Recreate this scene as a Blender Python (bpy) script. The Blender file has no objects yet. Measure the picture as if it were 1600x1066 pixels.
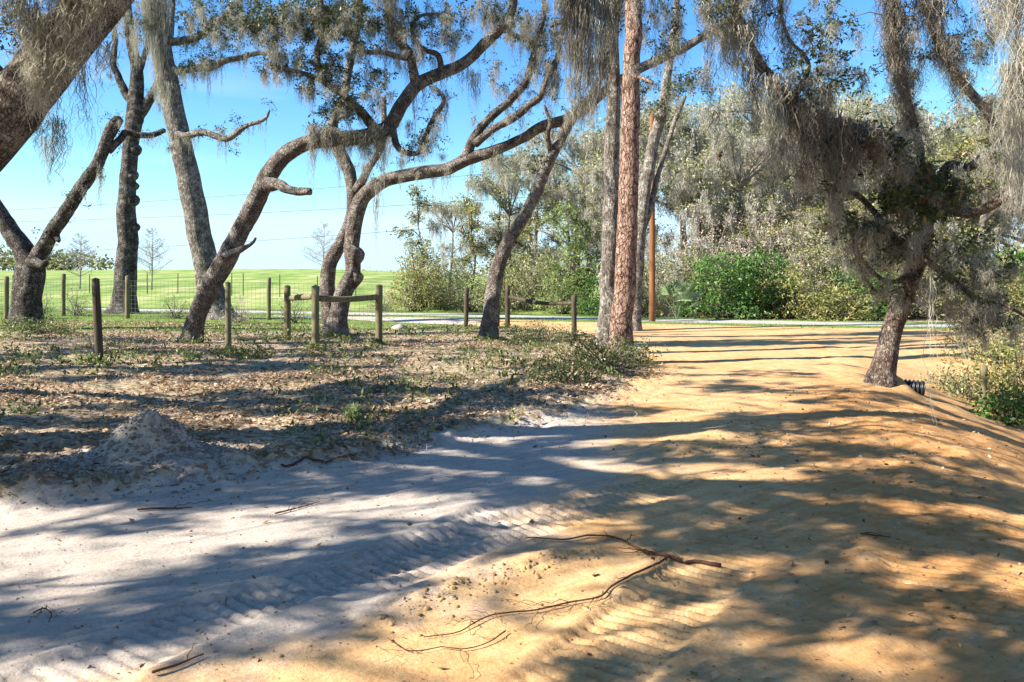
import bpy, math
import numpy as np

rng = np.random.default_rng(11)
C = bpy.context.scene.collection
F, HZ, CX, EYE = 1256.0, 440.0, 800.0, 1.6          # focal length and horizon in photo pixels, eye height in metres
SUN_EL = math.radians(34.0)
SUN_AZ = math.radians(19.0)                          # shadows run right and a little away
SH = np.array([math.cos(SUN_AZ), math.sin(SUN_AZ)])
COT = 1.0 / math.tan(SUN_EL)


def P(px, py, d):
    return np.array([(px - CX) / F * d, d, EYE - (py - HZ) / F * d])


def proj(p):
    y = np.maximum(p[..., 1], 0.05)
    return CX + F * p[..., 0] / y, HZ - F * (p[..., 2] - EYE) / y


def sstep(a, b, x):
    t = np.clip((x - a) / (b - a), 0, 1)
    return t * t * (3 - 2 * t)


# ------------------------------------------------------------------ noise
_T = np.random.default_rng(3).random((256, 256))


def vn(x, y, s=0):
    x = np.asarray(x, float) + s * 17.31
    y = np.asarray(y, float) + s * 9.77
    xi = np.floor(x).astype(int); yi = np.floor(y).astype(int)
    fx = x - xi; fy = y - yi
    fx = fx * fx * (3 - 2 * fx); fy = fy * fy * (3 - 2 * fy)
    a = _T[xi & 255, yi & 255]; b = _T[(xi + 1) & 255, yi & 255]
    c = _T[xi & 255, (yi + 1) & 255]; d = _T[(xi + 1) & 255, (yi + 1) & 255]
    return (a + (b - a) * fx) * (1 - fy) + (c + (d - c) * fx) * fy


def fbm(x, y, o=4, s=0):
    r = 0; a = 0.5; f = 1.0; t = 0
    for i in range(o):
        r = r + a * vn(np.asarray(x) * f, np.asarray(y) * f, s + i * 3); t += a
        a *= 0.5; f *= 2.03
    return r / t


# ------------------------------------------------------------------ terrain height
EY = [-30, 2, 4.5, 5.6, 6.1, 7.3, 9.1, 11.5, 14, 16.7, 20, 23.6, 26, 28, 32, 700]
EX = [-22, -7.2, -4.7, -3.6, -2.75, -1.4, 0.44, 1.75, 2.35, 2.6, 2.4, 1.6, 0.0, -3.0, -9, -9]


def left_d(X, Y):
    return (np.interp(Y, EY, EX) - X) * 0.68


def road_v(X, Y):
    return Y - (33.85 - 0.36 * X)


def xc(Y):
    return 3.3 + 0.33 * (Y - 6.8)


TRACKS = [  # ground polylines of bulldozer tread prints: points, width, rib period, depth
    ([P(-60, 1075, 2.9), P(330, 960, 3.85), P(620, 868, 4.7), P(800, 800, 5.6)], 0.46, 0.080, 0.026),
    ([P(560, 905, 4.3), P(760, 835, 5.1), P(1040, 760, 6.3)], 0.56, 0.080, 0.024),
    ([P(880, 1080, 3.1), P(1030, 960, 3.86), P(1120, 880, 4.6), P(1190, 790, 5.7)], 0.50, 0.078, 0.026),
    ([P(1560, 990, 3.65), P(1510, 880, 4.6), P(1480, 780, 5.9), P(1440, 700, 7.7)], 0.95, 0.080, 0.024),
]


def seg_dist(X, Y, pts):
    best = np.full(np.shape(X), 1e9); along = np.zeros(np.shape(X)); acc = 0.0
    for a, b in zip(pts[:-1], pts[1:]):
        d = b[:2] - a[:2]; L = np.hypot(*d); d = d / L
        t = np.clip((X - a[0]) * d[0] + (Y - a[1]) * d[1], 0, L)
        dx = X - a[0] - t * d[0]; dy = Y - a[1] - t * d[1]
        q = np.hypot(dx, dy)
        m = q < best
        best = np.where(m, q, best); along = np.where(m, acc + t, along); acc += L
    return best, along


def zg(X, Y, fine=True):
    X = np.asarray(X, float); Y = np.asarray(Y, float)
    ld = left_d(X, Y)
    v = road_v(X, Y)
    lot = sstep(-0.05, 0.7, ld) * (1 - sstep(-7, -4, v))
    z = lot * (0.10 + 0.016 * np.maximum(0, -X - 5) + 0.006 * np.maximum(0, Y - 12))
    # berm of loose soil along the lot edge
    z = z + 0.11 * np.exp(-((ld - 0.30) / 0.26) ** 2) * (1 - .75 * sstep(8.0, 9.5, Y)) * (0.25 + 1.3 * fbm(X * 1.1, Y * 1.1, 3, 5)) * (Y > 0) * (1 - sstep(13, 17, Y))
    # right hand bank and swale
    dr = X - xc(np.clip(Y, 0, 30))
    drop = -0.85 * sstep(0, 3.6, dr) * (1 - sstep(15.0, 20.5, Y + 0.15 * X)) * sstep(-2, 4, Y)
    z = z + drop + .22 * np.exp(-((X - 6.12) / .28) ** 2 - ((Y - 12.85) / .35) ** 2)
    # verge and road crown, then the field rising beyond
    roadz = 0.06 + 0.10 * sstep(6, -4, X)
    z = z + (roadz - 0.35 * z) * sstep(-7.5, -2.6, v)
    ang = X / np.maximum(Y, 1)
    rise = 1 - sstep(-0.28, 0.25, ang)
    z = z + rise * 5.4 * (1 - np.exp(-np.maximum(0, v - 6) / 80.0)) * (1 - sstep(140, 400, v) * 1.3)
    z = z - 0.12 * sstep(2.6, 4, v) * (1 - sstep(4.5, 8, v))
    z = z + 0.05 * (fbm(X * 0.25, Y * 0.25, 3, 9) - 0.5) * sstep(1.5, 6, np.hypot(X, Y))
    if fine:
        m = np.exp(-(((X + 3.16) / 0.36) ** 2 + ((Y - 7.0) / 0.32) ** 2) ** 1.4)
        z = z + 0.31 * m * (0.5 + 1.0 * fbm(X * 6, Y * 6, 4, 2))
        m2 = np.exp(-(((X + 3.7) / 0.9) ** 2 + ((Y - 6.5) / 0.35) ** 2))
        z = z + 0.04 * m2 * fbm(X * 4, Y * 4, 4, 8) * 1.4
        near = 1 - sstep(14, 30, Y)
        lotm = sstep(0.0, 0.5, ld)
        z = z + near * lotm * (0.11 * (fbm(X * 1.7, Y * 1.7, 4, 1) - 0.5) + 0.05 * (fbm(X * 7, Y * 7, 2, 6) - 0.5))
        bm = np.exp(-((ld - 0.2) / 0.4) ** 2)
        z = z + near * bm * 0.07 * (fbm(X * 8, Y * 8, 3, 4) - 0.5) * 1.6
        sand = near * (1 - lotm)
        z = z + sand * 0.05 * (fbm(X * 0.9, Y * 0.9, 3, 21) - 0.5)
        # grader streaks that follow the drive on the grey sand
        st = (X * 0.58 - Y * 0.82)
        z = z + sand * 0.016 * (fbm(st * 8, (X * .82 + Y * .58) * 0.3, 3, 30) - 0.5) * 1.7
        z = z + sand * 0.010 * (fbm(X * 9, Y * 9, 3, 31) - 0.5)
        for pts, w, per, dep in TRACKS:
            q, s = seg_dist(X, Y, pts)
            en = (1 - sstep(w * 0.40, w * 0.52, q)) * (0.75 + 0.6 * sstep(.35, .62, fbm(X * 1.3, Y * 1.3, 3, 40)))
            rib = 1 - np.exp(-((((s / per + 0.35 * (fbm(X * 3, Y * 3, 2, 50) - .5)) % 1.0) - 0.5) / .17) ** 2) * (.35 + .9 * fbm(X * 5, Y * 5, 2, 52))
            z = z + en * (-dep * 0.9 + dep * 1.0 * rib)
            z = z + 0.016 * np.exp(-((q - w * 0.56) / 0.05) ** 2) * (.2 + fbm(X * 6, Y * 6, 3, 51)) - .012 * en
        bk = sstep(-1.2, .2, dr) * near
        z = z + bk * (.085 * (fbm(X * 1.6, Y * 1.6, 3, 80) - .5) + .035 * (fbm(X * 6, Y * 6, 3, 81) - .5))
        # scraped heap and ruts in the orange sand
        q, s = seg_dist(X, Y, [P(590, 985, 3.75), P(700, 925, 4.2), P(840, 890, 4.55)])
        z = z + 0.04 * np.exp(-(q / 0.15) ** 2) * (0.3 + 1.2 * fbm(X * 9, Y * 9, 3, 60)) * (s > 0)
        q, s = seg_dist(X, Y, [P(870, 875, 4.62), P(930, 868, 4.7)])
        z = z + 0.03 * np.exp(-(q / 0.09) ** 2) * (0.3 + 1.2 * fbm(X * 12, Y * 12, 3, 61))
        q, s = seg_dist(X, Y, [P(1060, 700, 7.7), P(1160, 670, 8.7), P(1240, 690, 8.0)])
        z = z + 0.06 * np.exp(-(q / 0.25) ** 2) * (0.2 + 1.2 * fbm(X * 4, Y * 4, 3, 62))
    return z


def zs(x, y):
    return float(zg(np.array([x]), np.array([y]))[0])


def G(px, py):
    """ground point seen at a photo pixel"""
    d = 3.0
    k = (py - HZ) / F
    ds = np.concatenate([np.arange(2.2, 30, 0.02), np.arange(30, 150, .2)])
    h = zg((px - CX) / F * ds, ds) - (EYE - k * ds)
    i = np.argmax(h > 0) if (h > 0).any() else -1
    d = ds[i]
    x = (px - CX) / F * d
    return np.array([x, d, zs(x, d)])


# ------------------------------------------------------------------ materials
class NB:
    def __init__(s, name):
        s.m = bpy.data.materials.new(name); s.m.use_nodes = True
        s.t = s.m.node_tree; s.t.nodes.clear()
        s.out = s.t.nodes.new('ShaderNodeOutputMaterial')

    def n(s, typ, **k):
        nd = s.t.nodes.new(typ)
        for a, b in k.items():
            if a.startswith('i_'):
                key = a[2:]
                key = int(key) if key.isdigit() else key.replace('_', ' ')
                if hasattr(b, 'is_linked') or isinstance(b, bpy.types.NodeSocket):
                    s.t.links.new(b, nd.inputs[key])
                else:
                    nd.inputs[key].default_value = b
            else:
                setattr(nd, a, b)
        return nd

    def ramp(s, fac, stops):
        r = s.t.nodes.new('ShaderNodeValToRGB')
        e = r.color_ramp.elements
        while len(e) < len(stops): e.new(0.5)
        for el, (p, c) in zip(e, stops):
            el.position = p; el.color = (*c, 1)
        s.t.links.new(fac, r.inputs[0])
        return r.outputs[0]

    def mix(s, f, a, b, bt='MIX'):
        m = s.t.nodes.new('ShaderNodeMix'); m.data_type = 'RGBA'; m.blend_type = bt
        for sock, val in ((m.inputs[0], f), (m.inputs[6], a), (m.inputs[7], b)):
            if isinstance(val, bpy.types.NodeSocket): s.t.links.new(val, sock)
            elif isinstance(val, (int, float)): sock.default_value = val
            else: sock.default_value = (*val, 1)
        return m.outputs[2]

    def math(s, op, a, b=0.0, clamp=False):
        m = s.t.nodes.new('ShaderNodeMath'); m.operation = op; m.use_clamp = clamp
        for sock, val in ((m.inputs[0], a), (m.inputs[1], b)):
            if isinstance(val, bpy.types.NodeSocket): s.t.links.new(val, sock)
            else: sock.default_value = val
        return m.outputs[0]

    def pos(s, scale=(1, 1, 1)):
        tc = s.t.nodes.new('ShaderNodeTexCoord')
        mp = s.t.nodes.new('ShaderNodeMapping'); mp.inputs['Scale'].default_value = scale
        s.t.links.new(tc.outputs['Object'], mp.inputs[0])
        return mp.outputs[0]

    def noise(s, vec, scale, detail=4, rough=.55, dist=0):
        return s.n('ShaderNodeTexNoise', i_Vector=vec, i_Scale=scale, i_Detail=detail, i_Roughness=rough, i_Distortion=dist)

    def vor(s, vec, scale, feature='F1'):
        return s.n('ShaderNodeTexVoronoi', feature=feature, i_Vector=vec, i_Scale=scale)

    def attr(s, name):
        return s.n('ShaderNodeAttribute', attribute_name=name)

    def bump(s, h, strength=.5, dist=.02):
        return s.n('ShaderNodeBump', i_Height=h, i_Strength=strength, i_Distance=dist).outputs[0]

    def done(s, color, rough=.9, normal=None, spec=.2, metal=0):
        b = s.n('ShaderNodeBsdfPrincipled')
        if isinstance(color, bpy.types.NodeSocket): s.t.links.new(color, b.inputs['Base Color'])
        else: b.inputs['Base Color'].default_value = (*color, 1)
        b.inputs['Roughness'].default_value = rough
        b.inputs['Specular IOR Level'].default_value = spec
        b.inputs['Metallic'].default_value = metal
        if normal is not None: s.t.links.new(normal, b.inputs['Normal'])
        s.t.links.new(b.outputs[0], s.out.inputs[0])
        return s.m

    def leaf(s, color, trans=.35, rough=.5, spec=.3):
        b = s.n('ShaderNodeBsdfPrincipled')
        s.t.links.new(color, b.inputs['Base Color'])
        b.inputs['Roughness'].default_value = rough
        b.inputs['Specular IOR Level'].default_value = spec
        tr = s.n('ShaderNodeBsdfTranslucent'); s.t.links.new(color, tr.inputs[0])
        mx = s.n('ShaderNodeMixShader', i_Fac=trans)
        s.t.links.new(b.outputs[0], mx.inputs[1]); s.t.links.new(tr.outputs[0], mx.inputs[2])
        s.t.links.new(mx.outputs[0], s.out.inputs[0])
        return s.m


def leaf_mat(name, stops, trans=.35, rough=.45, spec=.35):
    b = NB(name)
    return b.leaf(b.ramp(b.attr('tint').outputs['Fac'], stops), trans, rough, spec)


def bark_mat(name, dark, mid, light, scale=16, zs_=.45, lichen=None, bump=.9, plate=False):
    b = NB(name)
    v0 = b.pos((1, 1, zs_))
    wob = b.noise(v0, scale * .45, 4, .65)
    sub = b.n('ShaderNodeVectorMath', operation='SUBTRACT', i_0=wob.outputs['Color'], i_1=(.5, .5, .5))
    scl = b.n('ShaderNodeVectorMath', operation='SCALE', i_0=sub.outputs[0]); scl.inputs['Scale'].default_value = 2.2 / scale
    v = b.n('ShaderNodeVectorMath', operation='ADD', i_0=v0, i_1=scl.outputs[0]).outputs[0]
    vv = b.vor(v, scale, 'DISTANCE_TO_EDGE')
    v2 = b.vor(v, scale * 2.3, 'DISTANCE_TO_EDGE')
    n1 = b.noise(v, scale * 1.2, 8, .72, .3)
    n2 = b.noise(b.pos(), 4.5, 6, .7)
    crack = b.ramp(vv.outputs[0], [(0, (0, 0, 0)), (.10 if plate else .30, (1, 1, 1))])
    crack2 = b.ramp(v2.outputs[0], [(0, (.3, .3, .3)), (.25, (1, 1, 1))])
    f = b.math('MULTIPLY', n1.outputs[0], b.math('ADD', b.math('MULTIPLY', crack, .5), .5))
    f = b.math('MULTIPLY', f, b.math('ADD', b.math('MULTIPLY', crack2, .35), .65))
    f = b.math('ADD', f, b.math('MULTIPLY', b.math('SUBTRACT', n2.outputs[0], .5), .35))
    col = b.ramp(f, [(.17, dark), (.33, mid), (.50, light)])
    if lichen:
        lm = b.ramp(n2.outputs[0], [(.47, (0, 0, 0)), (.58, (1, 1, 1))])
        lm2 = b.ramp(b.noise(b.pos(), 23, 5, .7).outputs[0], [(.45, (0, 0, 0)), (.6, (1, 1, 1))])
        col = b.mix(b.math('MULTIPLY', b.math('MULTIPLY', lm, lm2), .8), col, lichen)
    h = b.math('ADD', b.math('MULTIPLY', crack, .55), b.math('MULTIPLY', n1.outputs[0], 1.0))
    h = b.math('ADD', h, b.math('MULTIPLY', crack2, .3))
    return b.done(col, .92, b.bump(h, bump, .06), .15)


def tint_mat(name, stops, rough=.9, spec=.1, nscale=None):
    b = NB(name)
    col = b.ramp(b.attr('tint').outputs['Fac'], stops)
    nrm = None
    if nscale:
        n = b.noise(b.pos(), nscale, 5)
        col = b.mix(.5, col, b.ramp(n.outputs[0], [(.3, (.35, .35, .35)), (.7, (1, 1, 1))]), 'MULTIPLY')
        nrm = b.bump(n.outputs[0], .6, .01)
    return b.done(col, rough, nrm, spec)


M = {}
M['bark_oak'] = bark_mat('oak_bark', (0.052, 0.039, 0.033), (0.195, 0.153, 0.127), (0.429, 0.364, 0.312), 30, .55, (0.546, 0.533, 0.468))
M['bark_dark'] = bark_mat('dark_oak_bark', (0.026, 0.021, 0.018), (0.091, 0.073, 0.062), (0.247, 0.208, 0.182), 28, .5, (0.429, 0.416, 0.364))
M['bark_grey'] = bark_mat('grey_bark', (.06, .05, .042), (.16, .134, .112), (.31, .27, .228), 24, .2, (0.546, 0.533, 0.468), .7)
M['bark_pine'] = bark_mat('pine_bark', (.06, .03, .02), (.21, .12, .085), (.46, .32, .25), 13, .42, None, 1.0, True)
M['bark_ruddy'] = bark_mat('ruddy_bark', (.05, .034, .026), (.18, .125, .095), (.42, .345, .28), 26, .4, (.5, .47, .42))
M['twig'] = tint_mat('twig_wood', [(0, (.05, .04, .033)), (1, (.17, .145, .12))])
M['twig_pale'] = tint_mat('pale_twig_wood', [(0, (.14, .12, .10)), (1, (.36, .32, .27))])
M['moss'] = leaf_mat('spanish_moss', [(0, (.17, .16, .125)), (.5, (.38, .36, .29)), (1, (.58, .55, .46))], .42, .9, .1)
M['moss_dry'] = leaf_mat('brown_moss', [(0, (.13, .11, .085)), (.6, (.33, .29, .23)), (1, (.54, .49, .40))], .42, .9, .1)
M['moss_pale'] = leaf_mat('pale_moss', [(0, (.28, .265, .225)), (1, (.60, .565, .49))], .3, .9, .1)
M['leaf_oak'] = leaf_mat('oak_leaf', [(0, (.028, .038, .016)), (.55, (.065, .085, .03)), (.88, (.14, .155, .05)), (1, (.32, .26, .09))], .35)
M['leaf_big'] = leaf_mat('broad_leaf', [(0, (.02, .032, .012)), (.5, (.06, .085, .024)), (.85, (.15, .18, .05)), (.95, (.30, .26, .07)), (1, (.30, .12, .05))], .35)
M['leaf_dark'] = leaf_mat('dark_green_leaf', [(0, (.03, .07, .02)), (.5, (.085, .18, .036)), (1, (.22, .36, .08))], .35)
M['leaf_yellow'] = leaf_mat('yellow_green_leaf', [(0, (.11, .13, .04)), (.5, (.29, .31, .10)), (.85, (.48, .44, .17)), (1, (.55, .33, .14))], .4)
M['leaf_bright'] = leaf_mat('bright_green_leaf', [(0, (.12, .17, .05)), (.6, (.27, .35, .11)), (1, (.44, .46, .19))], .45)
M['leaf_olive'] = leaf_mat('olive_leaf', [(0, (.09, .10, .045)), (.6, (.28, .295, .135)), (1, (.54, .50, .29))], .4)
M['leaf_dry'] = leaf_mat('dry_leaf', [(0, (.22, .16, .115)), (.5, (.44, .35, .265)), (1, (.62, .53, .42))], .3, .8, .1)
M['needle'] = leaf_mat('pine_needle', [(0, (.03, .06, .02)), (1, (.10, .15, .05))], .2)
M['palm'] = leaf_mat('palmetto_leaf', [(0, (.10, .16, .06)), (1, (.30, .38, .20))], .25)
M['litter'] = leaf_mat('fallen_leaf', [(0, (.12, .068, .038)), (.4, (.33, .21, .125)), (.8, (.53, .40, .27)), (1, (.64, .55, .41))], .15, .8, .15)
M['weed'] = leaf_mat('weed_leaf', [(0, (.05, .075, .025)), (.6, (.15, .19, .055)), (1, (.34, .37, .13))], .35)
M['straw'] = leaf_mat('dry_grass_blade', [(0, (.24, .17, .10)), (1, (.56, .44, .29))], .3, .8, .1)
M['grass'] = leaf_mat('grass_blade', [(0, (.09, .13, .035)), (.6, (.22, .27, .08)), (1, (.42, .38, .18))], .35, .7, .15)
M['clod'] = tint_mat('soil_clod', [(0, (.20, .16, .135)), (.45, (.40, .35, .31)), (.55, (.30, .19, .085)), (1, (.50, .335, .165))], .95, .1, 40)
M['stone'] = tint_mat('limestone', [(0, (.42, .38, .32)), (1, (.55, .5, .44))], .9, .1, 9)
M['root'] = tint_mat('root_bark', [(0, (.055, .028, .018)), (1, (.17, .09, .055))], .85, .2, 30)


def post_mat():
    b = NB('weathered_post_wood')
    v = b.pos((1, 1, .06))
    n = b.noise(v, 38, 5, .6)
    n2 = b.noise(b.pos(), 3.5, 4)
    col = b.ramp(n.outputs[0], [(.3, (.085, .07, .04)), (.55, (.19, .165, .095)), (.75, (.30, .265, .165))])
    col = b.mix(b.math('MULTIPLY', n2.outputs[0], .6), col, (.14, .135, .07))
    return b.done(col, .9, b.bump(n.outputs[0], .6, .01), .15)


def rail_mat():
    b = NB('dark_post_wood')
    n = b.noise(b.pos((1, 1, .08)), 36, 5, .6)
    col = b.ramp(n.outputs[0], [(.3, (.035, .028, .02)), (.55, (.085, .068, .048)), (.8, (.17, .14, .10))])
    return b.done(col, .9, b.bump(n.outputs[0], .6, .01), .15)


def pole_mat():
    b = NB('treated_pole_wood')
    n = b.noise(b.pos((1, 1, .03)), 26, 5, .6)
    col = b.ramp(n.outputs[0], [(.3, (.14, .06, .028)), (.6, (.24, .108, .05)), (.85, (.31, .155, .08))])
    return b.done(col, .85, b.bump(n.outputs[0], .4, .01), .2)


M['post'] = post_mat(); M['post_dark'] = rail_mat(); M['pole'] = pole_mat()
_b = NB('black_plastic'); M['pipe'] = _b.done((.018, .02, .026), .38, None, .5)
_b = NB('pipe_inside'); M['pipe_in'] = _b.done((.01, .01, .011), .8, None, .1)
_b = NB('galvanised_wire'); M['wire'] = _b.done(_b.ramp(_b.noise(_b.pos(), 3).outputs[0], [(.3, (.10, .10, .095)), (.7, (.22, .22, .21))]), .6, None, .3, .4)
_b = NB('cable_rubber'); M['cable'] = _b.done((.05, .055, .06), .6, None, .3)
_b = NB('painted_steel_post'); M['tpost'] = _b.done(_b.ramp(_b.noise(_b.pos(), 9).outputs[0], [(.3, (.035, .05, .045)), (.7, (.09, .085, .07))]), .7, None, .2)


def terrain_mat():
    b = NB('terrain')
    p = b.pos()
    ma = b.attr('mask'); sep = b.n('ShaderNodeSeparateColor', i_Color=ma.outputs['Color'])
    mb_ = b.attr('mask2'); sep2 = b.n('ShaderNodeSeparateColor', i_Color=mb_.outputs['Color'])
    n_big = b.noise(p, .55, 5, .6).outputs[0]
    n_mid = b.noise(p, 4.5, 5, .6).outputs[0]
    n_fin = b.noise(p, 42, 5, .65).outputs[0]
    n_grain = b.noise(p, 190, 3, .7).outputs[0]
    # sands
    grey = b.ramp(n_mid, [(.3, (.38, .31, .25)), (.7, (.55, .465, .38))])
    grey = b.mix(.35, grey, b.ramp(n_fin, [(.3, (.30, .26, .24)), (.62, (.62, .57, .53))]))
    org = b.ramp(n_mid, [(.28, (.44, .222, .085)), (.52, (.62, .378, .178)), (.75, (.70, .48, .275))])
    org = b.mix(.35, org, b.ramp(n_fin, [(.3, (.34, .18, .065)), (.62, (.70, .50, .27))]))
    org = b.mix(b.math('MULTIPLY', b.ramp(n_big, [(.50, (0, 0, 0)), (.66, (1, 1, 1))]), .55), org, (.40, .20, .06))
    org = b.mix(b.math('MULTIPLY', sep2.outputs[2], b.ramp(n_mid, [(.3, (.95, .95, .95)), (.68, (.35, .35, .35))])), org, (.44, .215, .075))
    mo = b.math('ADD', sep.outputs[0], b.math('MULTIPLY', b.math('SUBTRACT', n_mid, .5), 1.0))
    mo = b.math('ADD', mo, b.math('MULTIPLY', b.math('SUBTRACT', n_big, .5), 1.3), True)
    mo = b.ramp(mo, [(.22, (0, 0, 0)), (.80, (1, 1, 1))])
    sand = b.mix(mo, grey, org)
    tc = b.t.nodes.new('ShaderNodeTexCoord'); mpr = b.t.nodes.new('ShaderNodeMapping')
    mpr.inputs['Rotation'].default_value = (0, 0, -math.radians(35.3)); b.t.links.new(tc.outputs['Object'], mpr.inputs[0])
    mps = b.t.nodes.new('ShaderNodeMapping'); mps.inputs['Scale'].default_value = (.5, 11, 1); b.t.links.new(mpr.outputs[0], mps.inputs[0])
    streak = b.noise(mps.outputs[0], 1.6, 5, .65).outputs[0]
    sand = b.mix(.5, sand, b.ramp(streak, [(.34, (.66, .63, .60)), (.54, (1, 1, 1))]), 'MULTIPLY')
    speck = b.ramp(b.vor(p, 34).outputs[0], [(.05, (.45, .38, .32)), (.16, (1, 1, 1))])
    sand = b.mix(.6, sand, speck, 'MULTIPLY')
    sand = b.mix(.14, sand, b.ramp(n_grain, [(.3, (.55, .52, .5)), (.7, (1, 1, 1))]), 'MULTIPLY')
    # leaf litter
    vr = b.vor(b.pos((1, 1, .3)), 17)
    lit = b.ramp(b.n('ShaderNodeSeparateColor', i_Color=vr.outputs['Color']).outputs[0],
                 [(0, (.14, .092, .056)), (.35, (.31, .225, .145)), (.7, (.48, .375, .255)), (1, (.58, .49, .36))])
    lit = b.mix(.6, lit, b.ramp(n_fin, [(.3, (.35, .33, .31)), (.65, (1, 1, 1))]), 'MULTIPLY')
    lit = b.mix(b.ramp(n_big, [(.48, (0, 0, 0)), (.66, (.45, .45, .45))]), lit, (.24, .22, .10))
    ml = b.math('ADD', sep.outputs[1], b.math('MULTIPLY', b.math('SUBTRACT', n_mid, .5), 1.1), True)
    ml = b.ramp(ml, [(.36, (0, 0, 0)), (.64, (1, 1, 1))])
    col = b.mix(ml, sand, lit)
    # grass
    fld = b.ramp(b.noise(b.pos((1, .35, 1)), .35, 6, .65).outputs[0], [(.36, (.13, .215, .05)), (.5, (.24, .32, .085)), (.64, (.40, .395, .17))])
    fld = b.mix(.4, fld, b.ramp(b.noise(p, 9, 4).outputs[0], [(.3, (.5, .5, .45)), (.7, (1, 1, 1))]), 'MULTIPLY')
    vrg = b.ramp(b.noise(p, 2.2, 6, .7).outputs[0], [(.3, (.07, .12, .025)), (.55, (.15, .225, .05)), (.75, (.29, .29, .11))])
    grs = b.mix(sep2.outputs[1], fld, vrg)
    mg = b.math('ADD', sep.outputs[2], b.math('MULTIPLY', b.math('SUBTRACT', n_mid, .5), .8), True)
    mg = b.ramp(mg, [(.4, (0, 0, 0)), (.6, (1, 1, 1))])
    col = b.mix(mg, col, grs)
    # paved road
    rd = b.ramp(n_fin, [(.3, (.33, .31, .275)), (.7, (.44, .415, .37))])
    col = b.mix(sep2.outputs[0], col, rd)
    h = b.math('ADD', b.math('MULTIPLY', n_fin, 1.0), b.math('MULTIPLY', n_grain, .2))
    h = b.math('ADD', h, b.math('MULTIPLY', streak, .6))
    return b.done(col, .95, b.bump(h, .55, .014), .08)


M['terrain'] = terrain_mat()


# ------------------------------------------------------------------ mesh building
class MB:
    def __init__(s):
        s.v = []; s.q = []; s.t = []; s.c = []; s.n = 0

    def add(s, v, q=None, t=None, tint=.5):
        v = np.asarray(v, float).reshape(-1, 3)
        if len(v) == 0: return
        s.v.append(v)
        if q is not None and len(q): s.q.append(np.asarray(q, int).reshape(-1, 4) + s.n)
        if t is not None and len(t): s.t.append(np.asarray(t, int).reshape(-1, 3) + s.n)
        tint = np.asarray(tint, float)
        s.c.append(np.broadcast_to(tint, (len(v),)) if tint.ndim == 0 else tint)
        s.n += len(v)

    def build(s, name, mat, parent=None, smooth=False, loc=None):
        v = np.concatenate(s.v)
        o0 = np.array(parent.matrix_world.translation if False else PLOC[parent.name]) if parent else (np.array(loc) if loc is not None else np.zeros(3))
        v = v - o0
        me = bpy.data.meshes.new(name)
        q = np.concatenate(s.q) if s.q else np.zeros((0, 4), int)
        t = np.concatenate(s.t) if s.t else np.zeros((0, 3), int)
        me.vertices.add(len(v)); me.vertices.foreach_set('co', v.astype(np.float32).ravel())
        me.loops.add(q.size + t.size); me.polygons.add(len(q) + len(t))
        me.polygons.foreach_set('loop_start', np.concatenate([np.arange(len(q)) * 4, q.size + np.arange(len(t)) * 3]).astype(np.int32))
        me.loops.foreach_set('vertex_index', np.concatenate([q.ravel(), t.ravel()]).astype(np.int32))
        me.update(calc_edges=True); me.validate()
        a = me.attributes.new('tint', 'FLOAT', 'POINT')
        a.data.foreach_set('value', np.concatenate(s.c).astype(np.float32))
        if smooth: me.polygons.foreach_set('use_smooth', np.ones(len(me.polygons), bool))
        me.materials.append(mat)
        o = bpy.data.objects.new(name, me); C.objects.link(o)
        if parent: o.parent = parent
        elif loc is not None: o.location = loc
        return o


PLOC = {}


def tag(o, label=None, cat=None, group=None, kind=None):
    if label: o['label'] = label
    if cat: o['category'] = cat
    if group: o['group'] = group
    if kind: o['kind'] = kind
    return o


def thing(name, label, cat, loc, group=None):
    o = bpy.data.objects.new(name, None); C.objects.link(o)
    o.empty_display_size = .2
    o.location = loc; PLOC[o.name] = np.array(loc, float)
    return tag(o, label, cat, group)


def spline(A, step):
    A = np.asarray(A, float)
    pts = np.vstack([2 * A[0] - A[1], A, 2 * A[-1] - A[-2]])
    out = []
    for i in range(1, len(pts) - 2):
        p0, p1, p2, p3 = pts[i - 1:i + 3]
        L = np.linalg.norm(p2[:3] - p1[:3])
        k = max(2, int(L / step))
        t = np.linspace(0, 1, k, endpoint=False)[:, None]
        out.append(.5 * (2 * p1 + (p2 - p0) * t + (2 * p0 - 5 * p1 + 4 * p2 - p3) * t ** 2 + (3 * p1 - p0 - 3 * p2 + p3) * t ** 3))
    out.append(pts[-2][None])
    return np.concatenate(out)


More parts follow.
